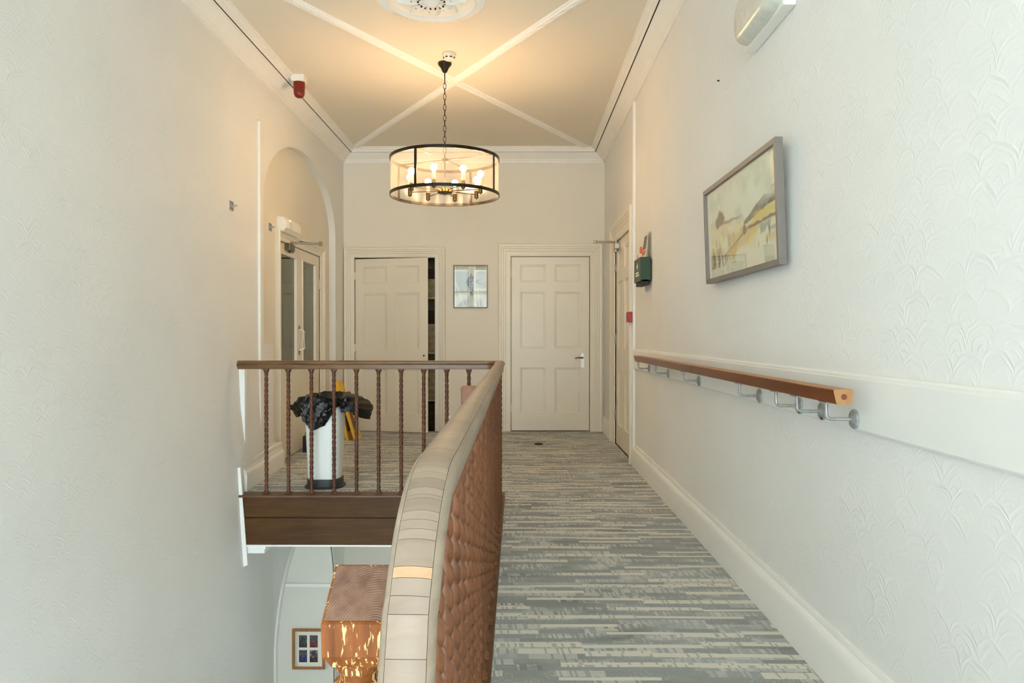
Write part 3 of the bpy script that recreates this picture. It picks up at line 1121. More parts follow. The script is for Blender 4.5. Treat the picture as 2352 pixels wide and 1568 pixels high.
bx('handle_rose', M['dmetal'], d4, 7.088, 7.112, -0.004, 0.003, 1.18, 1.215, P=lambda a, d, z: on_niche(a, z, d))
bx('handle_rose', M['dmetal'], d4, 7.088, 7.112, -0.004, 0.003, 0.935, 0.975, P=lambda a, d, z: on_niche(a, z, d))
closer(d4, on_niche, 6.80, 1.925, -0.004, 6.86, 0.272, M['dmetal'], M['dmetal'])
# lobby beyond the glass
m = MB()
lb = (NICHE - 1.5, NICHE - 0.1, NY0 - 0.1, NY1 + 0.1, -0.005, 2.5)
vs = [(x, y, z) for z in lb[4:] for y in lb[2:4] for x in lb[:2]]
m.add(vs, [(0, 1, 3, 2), (4, 6, 7, 5), (2, 3, 7, 6), (0, 2, 6, 4), (0, 4, 5, 1)])
struct(m.build('wall_lobby', M['lobby'], recalc=False), 'dim lobby walls behind the glazed doors', 'wall')
on_lob = lambda a, z, d: (NICHE - 1.5 + d, a, z)
d5 = thing('reflection_door', 'panelled door added in the lobby in place of a reflection in the glass', 'door', (NICHE - 1.5, 7.3, 0), kind='structure')  # stands in for the panelled door reflected in the glass
panel_door(d5, on_lob, 6.85, 7.75, 0.0, 2.05, 0.0, 0.035)
architrave(d5, on_lob, 6.85, 7.75, 2.05, 0.1)

# ------------------------------------------------------------------ balustrade
RAILZ = 0.943


def rail_path():
    pts = [(-1.974, YF, RAILZ), (-1.0, YF, RAILZ)]
    R = 0.10
    for k in range(0, 9):
        a = pi / 2 * k / 8
        pts.append((XB - R + R * math.sin(a), YF - R + R * math.cos(a), RAILZ))
    for k in range(1, 24):
        pts.append((XB, YF - R - (YF - R - 1.1) * k / 24, RAILZ))
    Rr, am = 0.25, math.radians(68)
    for k in range(0, 15):
        a = am * k / 14
        pts.append((XB - 0.012 * k / 14, 1.1 - Rr * math.sin(a), RAILZ - Rr * (1 - math.cos(a))))
    x, y, z = pts[-1]
    tgt = RAILZ + ZLOW
    r2 = 0.16
    drop2 = r2 * (1 - math.cos(am))
    Ls = (z - tgt - drop2) / math.sin(am)
    for k in (1, 2, 3):
        pts.append((x, y - Ls * math.cos(am) * k / 3, z - Ls * math.sin(am) * k / 3))
    y2, z2 = pts[-1][1], pts[-1][2]
    for k in range(1, 9):
        a = am * (1 - k / 8)
        pts.append((x, y2 - r2 * (math.sin(am) - math.sin(a)), z2 - (r2 * (math.cos(a) - math.cos(am)))))
    pts.append((x, -0.9, pts[-1][2]))
    return [Vector(p) for p in pts]


PATH = rail_path()
CUM = [0.0]
for i in range(1, len(PATH)):
    CUM.append(CUM[-1] + (PATH[i] - PATH[i - 1]).length)


def frame_at(s):
    s = min(max(s, 0), CUM[-1] - 1e-6)
    i = max(j for j in range(len(CUM)) if CUM[j] <= s)
    i = min(i, len(PATH) - 2)
    t = (s - CUM[i]) / (CUM[i + 1] - CUM[i])
    p = PATH[i].lerp(PATH[i + 1], t)

    def tan(k):
        k0, k1 = max(k - 1, 0), min(k + 1, len(PATH) - 1)
        return (PATH[k1] - PATH[k0]).normalized()
    tg = tan(i).lerp(tan(i + 1), t).normalized()
    side = Vector((-tg.y, tg.x, 0)).normalized()       # to the right of travel reversed: well side negative
    upv = side.cross(tg)
    if upv.z < 0:
        upv = -upv
    return p, side, upv, tg


def sweep(prof, s0, s1, closed=True, caps=True):
    ss = [s0] + [c for c in CUM if s0 + 1e-4 < c < s1 - 1e-4] + [s1]
    fine = []
    for a, b in zip(ss[:-1], ss[1:]):
        n = max(1, int((b - a) / 0.3))
        fine += [a + (b - a) * k / n for k in range(n)]
    fine.append(s1)
    m = MB()
    rows = []
    for s in fine:
        p, sd, u, t = frame_at(s)
        rows.append([p + sd * a + u * b for a, b in prof])
    m.grid(rows, closed_u=closed)
    n = len(prof)
    if caps:
        L = len(m.v)
        m.f.append(tuple(range(n)))
        m.f.append(tuple(range(L - n, L)))
    return m


bal = thing('balustrade', 'wooden balustrade with twisted balusters and brown and pale handrail round the stairwell', 'balustrade', (XB, YF, 0))
# side > 0 is the well side on the long run? computed so that profile is symmetric
CORNER = CUM[2] + 0.10
S_SIDE = CUM[10]                       # start of the long run
fil = [(-0.022, -0.030), (0.022, -0.030), (0.024, -0.058), (0.020, -0.061), (-0.020, -0.061), (-0.024, -0.058)]
rail_full = [(0.0, 0.0), (0.018, -0.001), (0.028, -0.005), (0.033, -0.012), (0.033, -0.020), (0.028, -0.027), (0.020, -0.031),
             (-0.020, -0.031), (-0.028, -0.027), (-0.033, -0.020), (-0.033, -0.012), (-0.028, -0.005), (-0.018, -0.001)]
mid_p = [(-0.0242, -0.0040), (-0.018, -0.0012), (-0.009, 0.0012), (0, 0.0020), (0.009, 0.0012), (0.018, -0.0012), (0.0242, -0.0040), (0.0242, -0.024), (-0.0242, -0.024)]
edge_p = [(0.0248, -0.0044), (0.030, -0.0085), (0.0335, -0.015), (0.0335, -0.023), (0.028, -0.029), (0.0248, -0.031)]
edge_n = [(-a, b) for a, b in edge_p][::-1]
hr = sweep(rail_full, 0.0, CORNER).build('handrail', M['rail_b'], bal, smooth=0.6)
sweep(fil, 0.0, CORNER).build('rail_fillet', M['rail_b'], hr, smooth=0.5)
sweep(fil, CORNER, CUM[-1]).build('rail_fillet', M['rail_s'], hr, smooth=0.5)
sweep(edge_p, CORNER, CUM[-1]).build('rail_edge_strip', M['rail_s'], hr, smooth=0.6)
sweep(edge_n, CORNER, CUM[-1]).build('rail_edge_strip', M['rail_s'], hr, smooth=0.6)
# butt-jointed capping pieces: arc lengths of the joints, found from the image rows of the joints
ROWS_Y = [846, 872, 905, 964, 989, 1031, 1051, 1070, 1086, 1102, 1119, 1134, 1150, 1172, 1193, 1217, 1243, 1299, 1334, 1369, 1407, 1510, 1600]
tab = []
for k in range(900):
    s = S_SIDE + (CUM[-1] - S_SIDE) * k / 900
    p = frame_at(s)[0]
    if p.y > 0.3:
        tab.append((771 + (EYE - p.z) * FPX / p.y, s))
joints = [CORNER]
for yy in ROWS_Y:
    best = min(tab, key=lambda e: abs(e[0] - yy))
    joints.append(best[1])
while joints[-1] < CUM[-1] - 0.2:
    joints.append(joints[-1] + 0.16)
joints.append(CUM[-1])
G = 0.0003
for i in range(len(joints) - 1):
    a, b = joints[i] + G, joints[i + 1] - G
    if b - a < 0.004:
        continue
    isp = i == 18
    sweep(mid_p, a, b).build('rail_cap_piece', M['rail_patch'] if isp else M['rail_p'], hr, smooth=0.6)
dark_core = [(-0.0245, -0.0065), (-0.012, -0.0015), (0, -0.0005), (0.012, -0.0015), (0.0245, -0.0065), (0.0245, -0.028), (-0.0245, -0.028)]
sweep(dark_core, CORNER, CUM[-1]).build('rail_core', M['joint'], hr)
# wall end
MB().lathe([(0.024, -0.012), (0.029, -0.006), (0.029, 0.0)], (-1.968, YF, RAILZ - 0.03), 16, 'x').build('rail_end_block', M['nosing'], bal)


def baluster_mesh(H, name):
    m = MB()
    R, pitch = 0.0145, 0.080
    z0, z1 = 0.022, H - 0.030
    nz, na = int((z1 - z0) / 0.0045), 28
    rows = []
    for i in range(nz + 1):
        z = z0 + (z1 - z0) * i / nz
        ph = -2 * pi * z / pitch
        row = []
        for k in range(na):
            th = 2 * pi * k / na
            e = abs(math.cos(th - ph))
            r = R * (1.0 - 0.46 * math.exp(-(e / 0.46) ** 2)) * (0.92 + 0.08 * math.sin(pi * i / nz))
            row.append((r * math.cos(th), r * math.sin(th), z))
        rows.append(row)
    m.grid(rows, closed_u=True)
    return m.mesh(name, smooth=1.2)


def collar_mesh():
    m = MB()
    m.lathe([(0.013, -0.034), (0.014, -0.026), (0.019, -0.014), (0.0215, -0.012), (0.0215, -0.003)], (0, 0, 0), 12)
    m.box(-0.021, 0.021, -0.019, 0.019, -0.004, 0.003)
    return m.mesh('collar', smooth=0.5)


def foot_mesh():
    m = MB()
    m.box(-0.021, 0.021, -0.019, 0.019, -0.002, 0.010)
    m.lathe([(0.0215, 0.010), (0.0185, 0.014), (0.0135, 0.022), (0.013, 0.026)], (0, 0, 0), 12)
    return m.mesh('foot', smooth=0.5)


BH = RAILZ - 0.061
bm_l, bm_d = baluster_mesh(BH, 'baluster'), None
bm_l.materials.append(M['twist'])
bm_d = bm_l.copy()
bm_d.materials.clear()
bm_d.materials.append(M['twist_d'])
cm_l, fm_l = collar_mesh(), foot_mesh()
cm_d, fm_d = cm_l.copy(), fm_l.copy()
for me in (cm_l, fm_l):
    me.materials.append(M['twist'])
for me in (cm_d, fm_d):
    me.materials.append(M['nosing'])
BO = wloc(bal)
short = {}


def put_baluster(x, y, z, H, dark, rot):
    if abs(H - BH) < 1e-4:
        me = bm_d if dark else bm_l
    else:
        key = round(H, 3)
        if key not in short:
            q_ = baluster_mesh(H, 'baluster')
            q_.materials.append(M['twist'])
            short[key] = q_
        me = short[key]
    b = bpy.data.objects.new('baluster', me)
    COL.objects.link(b)
    b.parent = bal
    b.location = Vector((x, y, z)) - BO
    b.rotation_euler = (0, 0, rot)
    for nm, q_, dz in (('collar', cm_d if dark else cm_l, H), ('foot', fm_d if dark else fm_l, 0.0)):
        c = bpy.data.objects.new(nm, q_)
        COL.objects.link(c)
        c.parent = b
        c.location = (0, 0, dz)
        c.rotation_euler = (0, 0, -rot)


for px in (610, 661, 714, 766, 818, 869, 921, 973, 1026, 1077):
    put_baluster((px - 1188) / (FPX / YF), YF, 0, BH, True, random.uniform(0, 3))
yb = YF - 0.10
i = 0
while yb > STEP_Y + 0.02:
    # the rail drops close to the camera: cut the baluster under it
    s = min((abs(frame_at(S_SIDE + k * 0.01)[0].y - yb), S_SIDE + k * 0.01) for k in range(int((CUM[-1] - S_SIDE) / 0.01)))[1]
    zr = frame_at(s)[0].z
    H = BH if zr > RAILZ - 0.002 else zr - 0.075
    put_baluster(XB, yb, 0, H, False, 0.5 * i)
    yb -= 0.150
    i += 1
for k in range(10):
    yb2 = 0.42 - 0.15 * k
    zs = ZLOW if yb2 < 0.07 else (-0.17 if yb2 > STEP_Y - 0.26 else (-0.34 if yb2 > STEP_Y - 0.52 else ZLOW))
    if yb2 > -0.85:
        put_baluster(XB - 0.012, yb2, zs, RAILZ + ZLOW - 0.061 - zs, False, 0.5 * k)


# newel posts standing on the well side of the landing edge
def newel(x0, x1, y0, y1, zf, zbk, label, round_top, gm):
    n = thing('newel_post', label, 'newel post', ((x0 + x1) / 2, (y0 + y1) / 2, -0.46), 'newel posts in the stairwell')
    cx, cy, w = (x0 + x1) / 2, (y0 + y1) / 2, (x1 - x0) / 2
    nm = M['newel2'] if round_top else M['newel']
    hb = 0.12 if round_top else 0.046
    m = MB()
    cut = 0.22 * w
    # block: chamfered lower shoulder, sloping sawn top
    sq = lambda k, z: [(cx - w * k, cy - (y1 - y0) / 2 * k, z), (cx + w * k, cy - (y1 - y0) / 2 * k, z), (cx + w * k, cy + (y1 - y0) / 2 * k, z), (cx - w * k, cy + (y1 - y0) / 2 * k, z)]
    top = [(x0, y0, zf), (x1, y0, zf), (x1, y1, zbk), (x0, y1, zbk)]
    m.grid([sq(0.72, zf - hb - 0.020), sq(0.98, zf - hb), top], closed_u=True)
    m.f.append((0, 3, 2, 1))
    m.f.append((8, 9, 10, 11))
    m.build('block', nm, n, bevel=0.007 if round_top else 0.003)
    if not round_top:
        m = MB()
        e = 0.004
        t2 = [(x0 + e, y0 + e, zf + 0.0012 + (zbk - zf) * e / (y1 - y0)), (x1 - e, y0 + e, zf + 0.0012 + (zbk - zf) * e / (y1 - y0)),
              (x1 - e, y1 - e, zbk + 0.0012 - (zbk - zf) * e / (y1 - y0)), (x0 + e, y1 - e, zbk + 0.0012 - (zbk - zf) * e / (y1 - y0))]
        m.add(t2, [(0, 1, 2, 3)])
        m.build('sawn_top', gm, n)
    zt = zf - hb - 0.018
    r = w
    m = MB().lathe([(r * 0.66, zt), (r * 0.74, zt - 0.006), (r * 0.74, zt - 0.012), (r * 0.62, zt - 0.018), (r * 0.60, zt - 0.026), (r * 0.80, zt - 0.034),
                    (r * 0.84, zt - 0.10), (r * 0.78, zt - 0.22), (r * 0.62, zt - 0.34), (r * 0.85, 0.12), (r * 0.92, 0.10), (r * 0.92, 0.06)][::-1], (cx, cy, 0), 24)
    m.build('turned_shaft', nm, n, smooth=0.6)
    bx('base_block', nm, n, x0, x1 + 0.018, y0, y1, -0.42, 0.06, bevel=0.004)
    MB().lathe([(0, -0.46), (w * 0.6, -0.45), (w * 0.75, -0.435), (w * 0.5, -0.42)], (cx, cy, 0), 16).build('drop_finial', nm, n, smooth=0.7)
    return n


NYF = 1.02
newel(-0.2745, -0.1845, NYF, NYF + 0.0857, EYE - (1437 - 771) * NYF / FPX, EYE - (1297 - 771) * (NYF + 0.0857) / FPX,
      'chipped brown newel post with sloping sawn top showing growth rings', False, endgrain('sawn_end_grain', -0.20, NYF - 0.01))
ny2 = 3.57
newel(-0.2745, -0.1845, ny2, ny2 + 0.09, EYE - (888 - 771) * ny2 / FPX, EYE - (885 - 771) * (ny2 + 0.09) / FPX,
      'reddish newel post with rounded top edges behind the pale handrail', True, None)

# ------------------------------------------------------------------ grab rail on the right wall
gr = thing('grab_rail', 'varnished wooden grab rail on steel brackets along the wall', 'grab rail', (0.92, 3.8, 0.86))
GX0, GX1, GZ = 0.893, 0.950, EYE - 0.152
GY0, GY1 = 2.087, 5.66
js = [GY0, 2.47, 2.76, 3.21, 3.80, 4.30, 5.02, GY1]
gp = [(GX0 + 0.001, GZ - 0.002), (GX0 + 0.003, GZ), (GX1 - 0.002, GZ), (GX1, GZ - 0.003), (GX1 - 0.003, GZ - 0.040), (GX1 - 0.006, GZ - 0.0425), (GX0 + 0.013, GZ - 0.0425), (GX0 + 0.010, GZ - 0.040)]
for k in range(len(js) - 1):
    m = MB()
    dy = random.uniform(-0.0008, 0.0008)
    a, b = js[k] + (0.0006 if k else 0), js[k + 1] - 0.0006
    m.grid([[(x + dy, a, z) for x, z in gp], [(x + dy, b, z) for x, z in gp]], closed_u=True)
    m.f.append(tuple(range(8)))
    m.f.append(tuple(range(8, 16)))
    sg = m.build('rail_section', M['grab'], gr)
    m = MB().box(GX0 + 0.002 + dy, GX1 - 0.002 + dy, a, b, GZ - 0.001, GZ + 0.0008)
    m.build('worn_top', M['grab_top'], sg)
# sawn end with a dowel hole
cxh, czh, rh = (GX0 + GX1) / 2 + 0.003, GZ - 0.021, 0.0085
m = MB()
ringo, ringi = [], []
NN = 32
ye = GY0 - 0.0006
for k in range(NN):
    a = 2 * pi * k / NN
    dx, dz = math.cos(a), math.sin(a)
    # clip ray to the trapezoid
    best = 1.0
    for (xa, za), (xb, zb_) in zip(gp, gp[1:] + gp[:1]):
        ex, ez = xb - xa, zb_ - za
        den = dx * ez - dz * ex
        if abs(den) < 1e-9:
            continue
        tt = ((xa - cxh) * ez - (za - czh) * ex) / den
        uu = ((xa - cxh) * dz - (za - czh) * dx) / den
        if tt > 0 and -1e-6 <= uu <= 1 + 1e-6:
            best = min(best, tt)
    ringo.append((cxh + dx * best, ye, czh + dz * best))
    ringi.append((cxh + dx * rh, ye, czh + dz * rh))
m.grid([ringo, ringi], closed_u=True)
m.grid([ringi, [(x, ye - 0.0, z) for x, y, z in ringi]], closed_u=True)
m.build('sawn_end', M['grab_end'], gr, recalc=False)
MB().lathe([(rh, 0), (rh, -0.0004), (0, -0.0004)], (cxh, GY0 - 0.0001, czh), 16, 'y').build('dowel_hole', M['grab'], gr)
for k, px in enumerate((1490, 1534, 1604, 1742, 1833, 1885, 1958)):
    yb_ = 0.995 * FPX / (px - 1188)
    zb_ = EYE - 0.2465
    bo = thing('wall_bracket', None, None, (0.95, yb_, zb_))
    bo.parent = gr
    bo.location = Vector((0.95, yb_, zb_)) - wloc(gr)
    m = MB()
    m.lathe([(0.030, 0.0), (0.030, -0.003), (0.027, -0.007), (0.016, -0.010), (0.009, -0.014)], (XR - 0.020, yb_, zb_), 24, 'x')
    for j in range(4):
        a = pi / 4 + j * pi / 2
        m.lathe([(0.0035, -0.006), (0.0035, -0.010)], (XR - 0.020, yb_ + 0.020 * math.cos(a), zb_ + 0.020 * math.sin(a)), 8, 'x')
    m.build('flange', M['galv'], bo, smooth=0.6)
    m = MB()
    xa = 0.915
    pts = [(XR - 0.02, yb_, zb_), (xa + 0.014, yb_, zb_), (xa + 0.006, yb_, zb_ + 0.003), (xa + 0.0015, yb_, zb_ + 0.008), (xa, yb_, zb_ + 0.016), (xa, yb_, GZ - 0.0425)]
    m.tube(pts, 0.0055, 10)
    m.build('bent_arm', M['galv'], bo, smooth=True)
    bx('saddle', M['galv'], bo, xa - 0.012, xa + 0.014, yb_ - 0.03, yb_ + 0.03, GZ - 0.046, GZ - 0.0426)
    if k in (4, 5):
        MB().lathe([(0.007, -0.0065), (0.006, -0.009), (0, -0.0095)], (XR - 0.020, yb_ - 0.010, zb_ - 0.021), 8, 'x').build('rust_spot', M['rust'], bo)


# ------------------------------------------------------------------ flat prints
def fbm(x, y, o=3, seed=0.0):
    v, a, f = 0.0, 0.5, 1.0
    for _ in range(o):
        v += a * mnoise.noise(Vector((x * f + seed, y * f - seed, seed * 1.7)))
        a *= 0.5
        f *= 2.0
    return v


def sm(a, b, x):
    t = min(1.0, max(0.0, (x - a) / (b - a)))
    return t * t * (3 - 2 * t)


def lerp3(a, b, t):
    return tuple(a[i] + (b[i] - a[i]) * t for i in range(3))


def print_obj(name, P, nx, nz, fn, mat, parent):
    """P(u, v) -> world; fn(u, v) -> sRGB colour"""
    m = MB()
    m.grid([[P(i / nx, j / nz) for i in range(nx + 1)] for j in range(nz + 1)])
    o = m.build(name, mat, parent, recalc=False)
    ca = o.data.color_attributes.new('Ink', 'FLOAT_COLOR', 'POINT')
    k = 0
    buf = []
    for j in range(nz + 1):
        for i in range(nx + 1):
            buf += list(lin(tuple(max(0, min(255, c)) for c in fn(i / nx, j / nz))))
    ca.data.foreach_set('color', buf)
    return o


def watercolour(u, v):
    n1, n2 = fbm(u * 6, v * 4, 4, 1.3), fbm(u * 16, v * 9, 4, 7.7)
    w = v + 0.03 * n1
    paper = (226, 224, 208)
    if u < 0.045 or u > 0.965 or v < 0.10 or v > 0.955:
        return (228, 223, 208)
    c = lerp3((224, 226, 214), (206, 210, 198), sm(-0.1, 0.35, n1))
    # skyline left to right
    land = 0.60 - 0.10 * sm(0.15, 0.62, u) + 0.015 * n2
    if w < land:
        t = sm(-0.25, 0.35, fbm(u * 5 + v * 3, v * 7 - u * 3, 3, 4.1))
        c = lerp3((228, 223, 204), (212, 198, 158), t)
        c = lerp3(c, (228, 226, 214), sm(0.28, 0.14, v) * 0.9)
        c = lerp3(c, (218, 180, 84), 0.75 * sm(0.12, 0.02, abs(u - 0.70 + 0.35 * (0.38 - v))) * sm(0.16, 0.26, v) * sm(0.46, 0.40, v) * (0.5 + n2))
        c = lerp3(c, (206, 168, 70), 0.6 * sm(0.14, 0.03, abs(u - 0.40 - 0.4 * (v - 0.2))) * sm(0.05, 0.3, n2 + 0.15))
    # far-left clump of dark trees
    d = ((u - 0.22) / 0.075) ** 2 + ((w - 0.64) / 0.085) ** 2 + 1.4 * n2
    c = lerp3(c, (118, 98, 74), 0.9 * sm(1.1, 0.6, d))
    c = lerp3(c, (134, 120, 92), 0.7 * sm(0.022, 0.006, abs(v - (0.585 - 0.10 * (u - 0.2)) + 0.03 * n2)) * sm(0.12, 0.2, u) * sm(0.62, 0.4, u))
    # hill on the right: grey wash fading upward, yellow foot
    edge = 0.475 + 0.62 * (u - 0.60) if u < 0.84 else 0.624 - 0.15 * (u - 0.84)
    low = 0.455 + 0.34 * max(0, u - 0.62)
    if u > 0.58 and low - 0.01 < w < edge + 0.01:
        t = sm(low, edge, w)
        c = lerp3((112, 116, 112), (196, 200, 194), sm(0.60, 0.95, u) * (0.35 + 0.65 * t))
    c = lerp3(c, (92, 78, 62), 0.95 * sm(0.030, 0.012, abs(w - (0.545 + 0.05 * (u - 0.85))) + 0.02 * n2) * sm(0.72, 0.80, u) * sm(-0.25, 0.1, n2))
    if u > 0.66 and 0.43 < w < 0.53:
        c = lerp3(c, (216, 198, 112), 0.8 * sm(0.43, 0.46, w) * sm(0.53, 0.50, w) * sm(0.66, 0.76, u))
    c = lerp3(c, (98, 84, 66), 0.9 * sm(0.022, 0.008, abs(w - 0.405) + 0.025 * n2) * sm(0.60, 0.68, u))
    c = lerp3(c, (112, 92, 70), 0.9 * sm(1.0, 0.5, ((u - 0.585) / 0.03) ** 2 + ((w - 0.40) / 0.05) ** 2 + n2))
    # teal shrubs and reeds
    c = lerp3(c, (140, 164, 166), 0.75 * sm(-0.1, 0.15, n2) * sm(0.74, 0.79, u) * sm(0.27, 0.31, w) * sm(0.40, 0.36, w))
    reed = fbm(u * 60, v * 5, 2, 9.9)
    c = lerp3(c, (104, 104, 92), 0.8 * sm(0.16, 0.24, reed) * sm(0.70, 0.76, u) * sm(0.16, 0.2, v) * sm(0.36, 0.3, v))
    # brown foreground at lower left with streaks
    st = fbm(u * 40 + v * 6, v * 6, 3, 3.3)
    c = lerp3(c, (128, 112, 82), 0.9 * sm(0.46, 0.16, u + 0.6 * abs(v - 0.16)) * sm(-0.2, 0.1, st) * sm(0.34, 0.24, v))
    c = lerp3(c, (150, 134, 92), 0.6 * sm(0.1, 0.2, st) * sm(0.6, 0.2, u) * sm(0.5, 0.35, v))
    diag = abs((v - 0.25) - 0.55 * (u - 0.36))
    c = lerp3(c, (120, 112, 88), 0.6 * sm(0.018, 0.004, diag + 0.02 * n2) * sm(0.22, 0.3, u) * sm(0.66, 0.6, u))
    return c


# large landscape picture on the right wall (top tilts out a little)
pw = thing('landscape_picture', 'long taupe-framed watercolour of hills hanging above the grab rail', 'picture', (0.99, 3.27, 1.38))
PY0, PY1, PZ0, PZ1 = 2.745, 3.803, 1.383, 1.857


def on_pic(a, z, d):
    # d = distance behind the front face
    t = (z - PZ0) / (PZ1 - PZ0)
    return (0.974 - 0.018 * t + d, a, z)


FW = 0.022
Qp = lambda a, d, z: on_pic(a, z, d)
m = MB()
for args in ((PY0, PY1, 0, 0.030, PZ1 - FW, PZ1), (PY0, PY1, 0, 0.030, PZ0, PZ0 + FW), (PY0, PY0 + FW, 0, 0.030, PZ0 + FW, PZ1 - FW), (PY1 - FW, PY1, 0, 0.030, PZ0 + FW, PZ1 - FW)):
    bx('frame_bar', M['pframe'], pw, *args, P=Qp, bevel=0.0015)
print_obj('watercolour', lambda u, v: on_pic(PY1 - FW - u * (PY1 - PY0 - 2 * FW), PZ0 + FW + v * (PZ1 - PZ0 - 2 * FW), 0.014), 190, 84, lambda u, v: tuple((c - 224) * 1.4 + k for c, k in zip(watercolour(u, v), (224, 224, 226))), M['print'], pw)
bx('glass', M['pglass'], pw, PY0 + FW, PY1 - FW, 0.008, 0.010, PZ0 + FW, PZ1 - FW, P=Qp)
bx('backing', M['mat'], pw, PY0 + 0.004, PY1 - 0.004, 0.026, 0.029, PZ0 + 0.004, PZ1 - 0.004, P=Qp)
MB().tube([on_pic(2.9, 1.75, 0.032), (1.012, 3.0, 1.80), (1.012, 3.5, 1.80), on_pic(3.65, 1.75, 0.032)], 0.0015, 5).build('hanging_wire', M['galv'], pw)


def blade_print(u, v):
    n1 = fbm(u * 4, v * 4, 3, 2.2)
    c = lerp3((214, 216, 208), (176, 182, 176), sm(-0.2, 0.3, n1))
    if u < 0.44 and 0.35 < v < 0.88:
        c = lerp3(c, (150, 158, 156), 0.55)
    if u > 0.62 and v > 0.45:
        c = lerp3(c, (186, 188, 184), 0.6)
    # pale bars: a window reflection put into the print colours
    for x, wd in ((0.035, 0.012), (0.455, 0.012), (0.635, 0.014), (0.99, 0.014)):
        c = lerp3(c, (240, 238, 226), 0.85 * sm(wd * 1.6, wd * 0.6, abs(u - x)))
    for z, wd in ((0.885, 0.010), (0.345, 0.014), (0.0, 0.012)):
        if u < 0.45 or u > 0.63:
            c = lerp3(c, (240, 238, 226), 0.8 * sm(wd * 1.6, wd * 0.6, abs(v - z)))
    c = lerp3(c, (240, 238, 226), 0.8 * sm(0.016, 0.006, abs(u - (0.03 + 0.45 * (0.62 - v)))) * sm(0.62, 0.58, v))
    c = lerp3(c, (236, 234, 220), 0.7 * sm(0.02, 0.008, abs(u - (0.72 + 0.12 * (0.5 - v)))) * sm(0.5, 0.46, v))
    if 0.45 < u < 0.63:
        c = lerp3(c, (226, 228, 224), 0.7)
    # dark fan shape behind, patterned blade in front
    rr = math.hypot((u - 0.47) / 0.13, (v - 0.60) / 0.14)
    if u < 0.46:
        c = lerp3(c, (104, 122, 126), 0.8 * sm(1.05, 0.6, rr))
    if u > 0.66:
        c = lerp3(c, (142, 150, 158), 0.6 * sm(0.03, 0.01, abs(v - 0.62 - 0.35 * (u - 0.66) * math.copysign(1, math.sin(v * 40)))) * sm(0.98, 0.7, u))
    bw = 0.062 * sm(0.89, 0.72, v) * sm(0.20, 0.36, v)
    if abs(u - 0.535) < bw and 0.25 < v < 0.89:
        c = (196, 202, 212)
        if fbm(u * 36, v * 44, 2, 5.0) > 0.05:
            c = (122, 130, 158)
    return c


fp = thing('blade_picture', 'small portrait picture with thin bronze frame between the end doors', 'picture', (-0.546, YB, 1.444))
a0, a1, z0, z1 = -0.747, -0.346, 1.442, 1.944
Qb = lambda a, d, z: on_back(a, z, d)
for args in ((a0, a1, 0.002, 0.022, z1 - 0.012, z1), (a0, a1, 0.002, 0.022, z0, z0 + 0.012), (a0, a0 + 0.012, 0.002, 0.022, z0 + 0.012, z1 - 0.012), (a1 - 0.012, a1, 0.002, 0.022, z0 + 0.012, z1 - 0.012)):
    bx('frame_bar', M['dframe'], fp, *args, P=Qb)
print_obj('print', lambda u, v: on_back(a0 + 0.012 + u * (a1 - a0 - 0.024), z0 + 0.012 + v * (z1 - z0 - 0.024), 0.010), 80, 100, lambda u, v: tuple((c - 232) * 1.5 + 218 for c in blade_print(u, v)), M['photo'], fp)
bx('glass', M['pglass'], fp, a0 + 0.012, a1 - 0.012, 0.015, 0.0165, z0 + 0.012, z1 - 0.012, P=Qb)

# photo collage in the passage below
pc = thing('photo_frame', 'oak frame holding four small photographs in the vaulted passage', 'photo frame', (-2.31, AY1 - 0.01, -2.56))
sP = FPX / (AY1 - 0.02)
a0, a1 = (668 - 1188) / sP, (743 - 1188) / sP
z1, z0 = EYE - (1448 - 771) / sP, EYE - (1541 - 771) / sP
on_pw = lambda a, z, d: (a, AY1 - d, z)
Qc = lambda a, d, z: on_pw(a, z, d)
for args in ((a0, a1, 0.0, 0.022, z1 - 0.026, z1), (a0, a1, 0.0, 0.022, z0, z0 + 0.026), (a0, a0 + 0.026, 0.0, 0.022, z0 + 0.026, z1 - 0.026), (a1 - 0.026, a1, 0.0, 0.022, z0 + 0.026, z1 - 0.026)):
    bx('frame_bar', M['oak'], pc, *args, P=Qc)
bx('mount', M['mat'], pc, a0 + 0.026, a1 - 0.026, 0.002, 0.008, z0 + 0.026, z1 - 0.026, P=Qc)


def snapshot(seed, cols, skin):
    def fn(u, v):
        n = fbm(u * 5 + seed, v * 5, 3, seed)
        c = lerp3(cols[0], cols[1], sm(-0.25, 0.25, n))
        c = lerp3(c, cols[2], sm(0.55, 0.4, v + 0.3 * n))
        c = lerp3(c, cols[3], sm(1.0, 0.6, ((u - 0.5) / 0.28) ** 2 + ((v - 0.72) / 0.2) ** 2 + n))
        c = lerp3(c, skin, 0.8 * sm(1.0, 0.5, ((u - 0.45) / 0.16) ** 2 + ((v - 0.45) / 0.12) ** 2 + 2 * n))
        return c
    return fn


snaps = [(snapshot(1.1, [(40, 44, 46), (96, 100, 98), (30, 30, 44), (24, 22, 22)], (60, 46, 44)), 0, 1),
         (snapshot(2.7, [(56, 56, 66), (70, 70, 84), (96, 22, 34), (60, 60, 72)], (150, 60, 60)), 1, 1),
         (snapshot(4.2, [(96, 84, 88), (40, 44, 70), (22, 26, 92), (60, 70, 98)], (70, 78, 110)), 0, 0),
         (snapshot(6.5, [(150, 140, 150), (60, 52, 60), (36, 30, 40), (30, 24, 24)], (170, 92, 78)), 1, 0)]
wA, hA = (a1 - a0), (z1 - z0)
for fn, ci, ri in snaps:
    ua, ub = (0.205, 0.455) if ci == 0 else (0.535, 0.785)
    va, vb = (0.165, 0.47) if ri == 0 else (0.535, 0.84)
    print_obj('photograph', lambda u, v: on_pw(a0 + wA * (ua + (ub - ua) * u), z0 + hA * (va + (vb - va) * v), 0.0086), 24, 34, fn, M['photo'], pc)

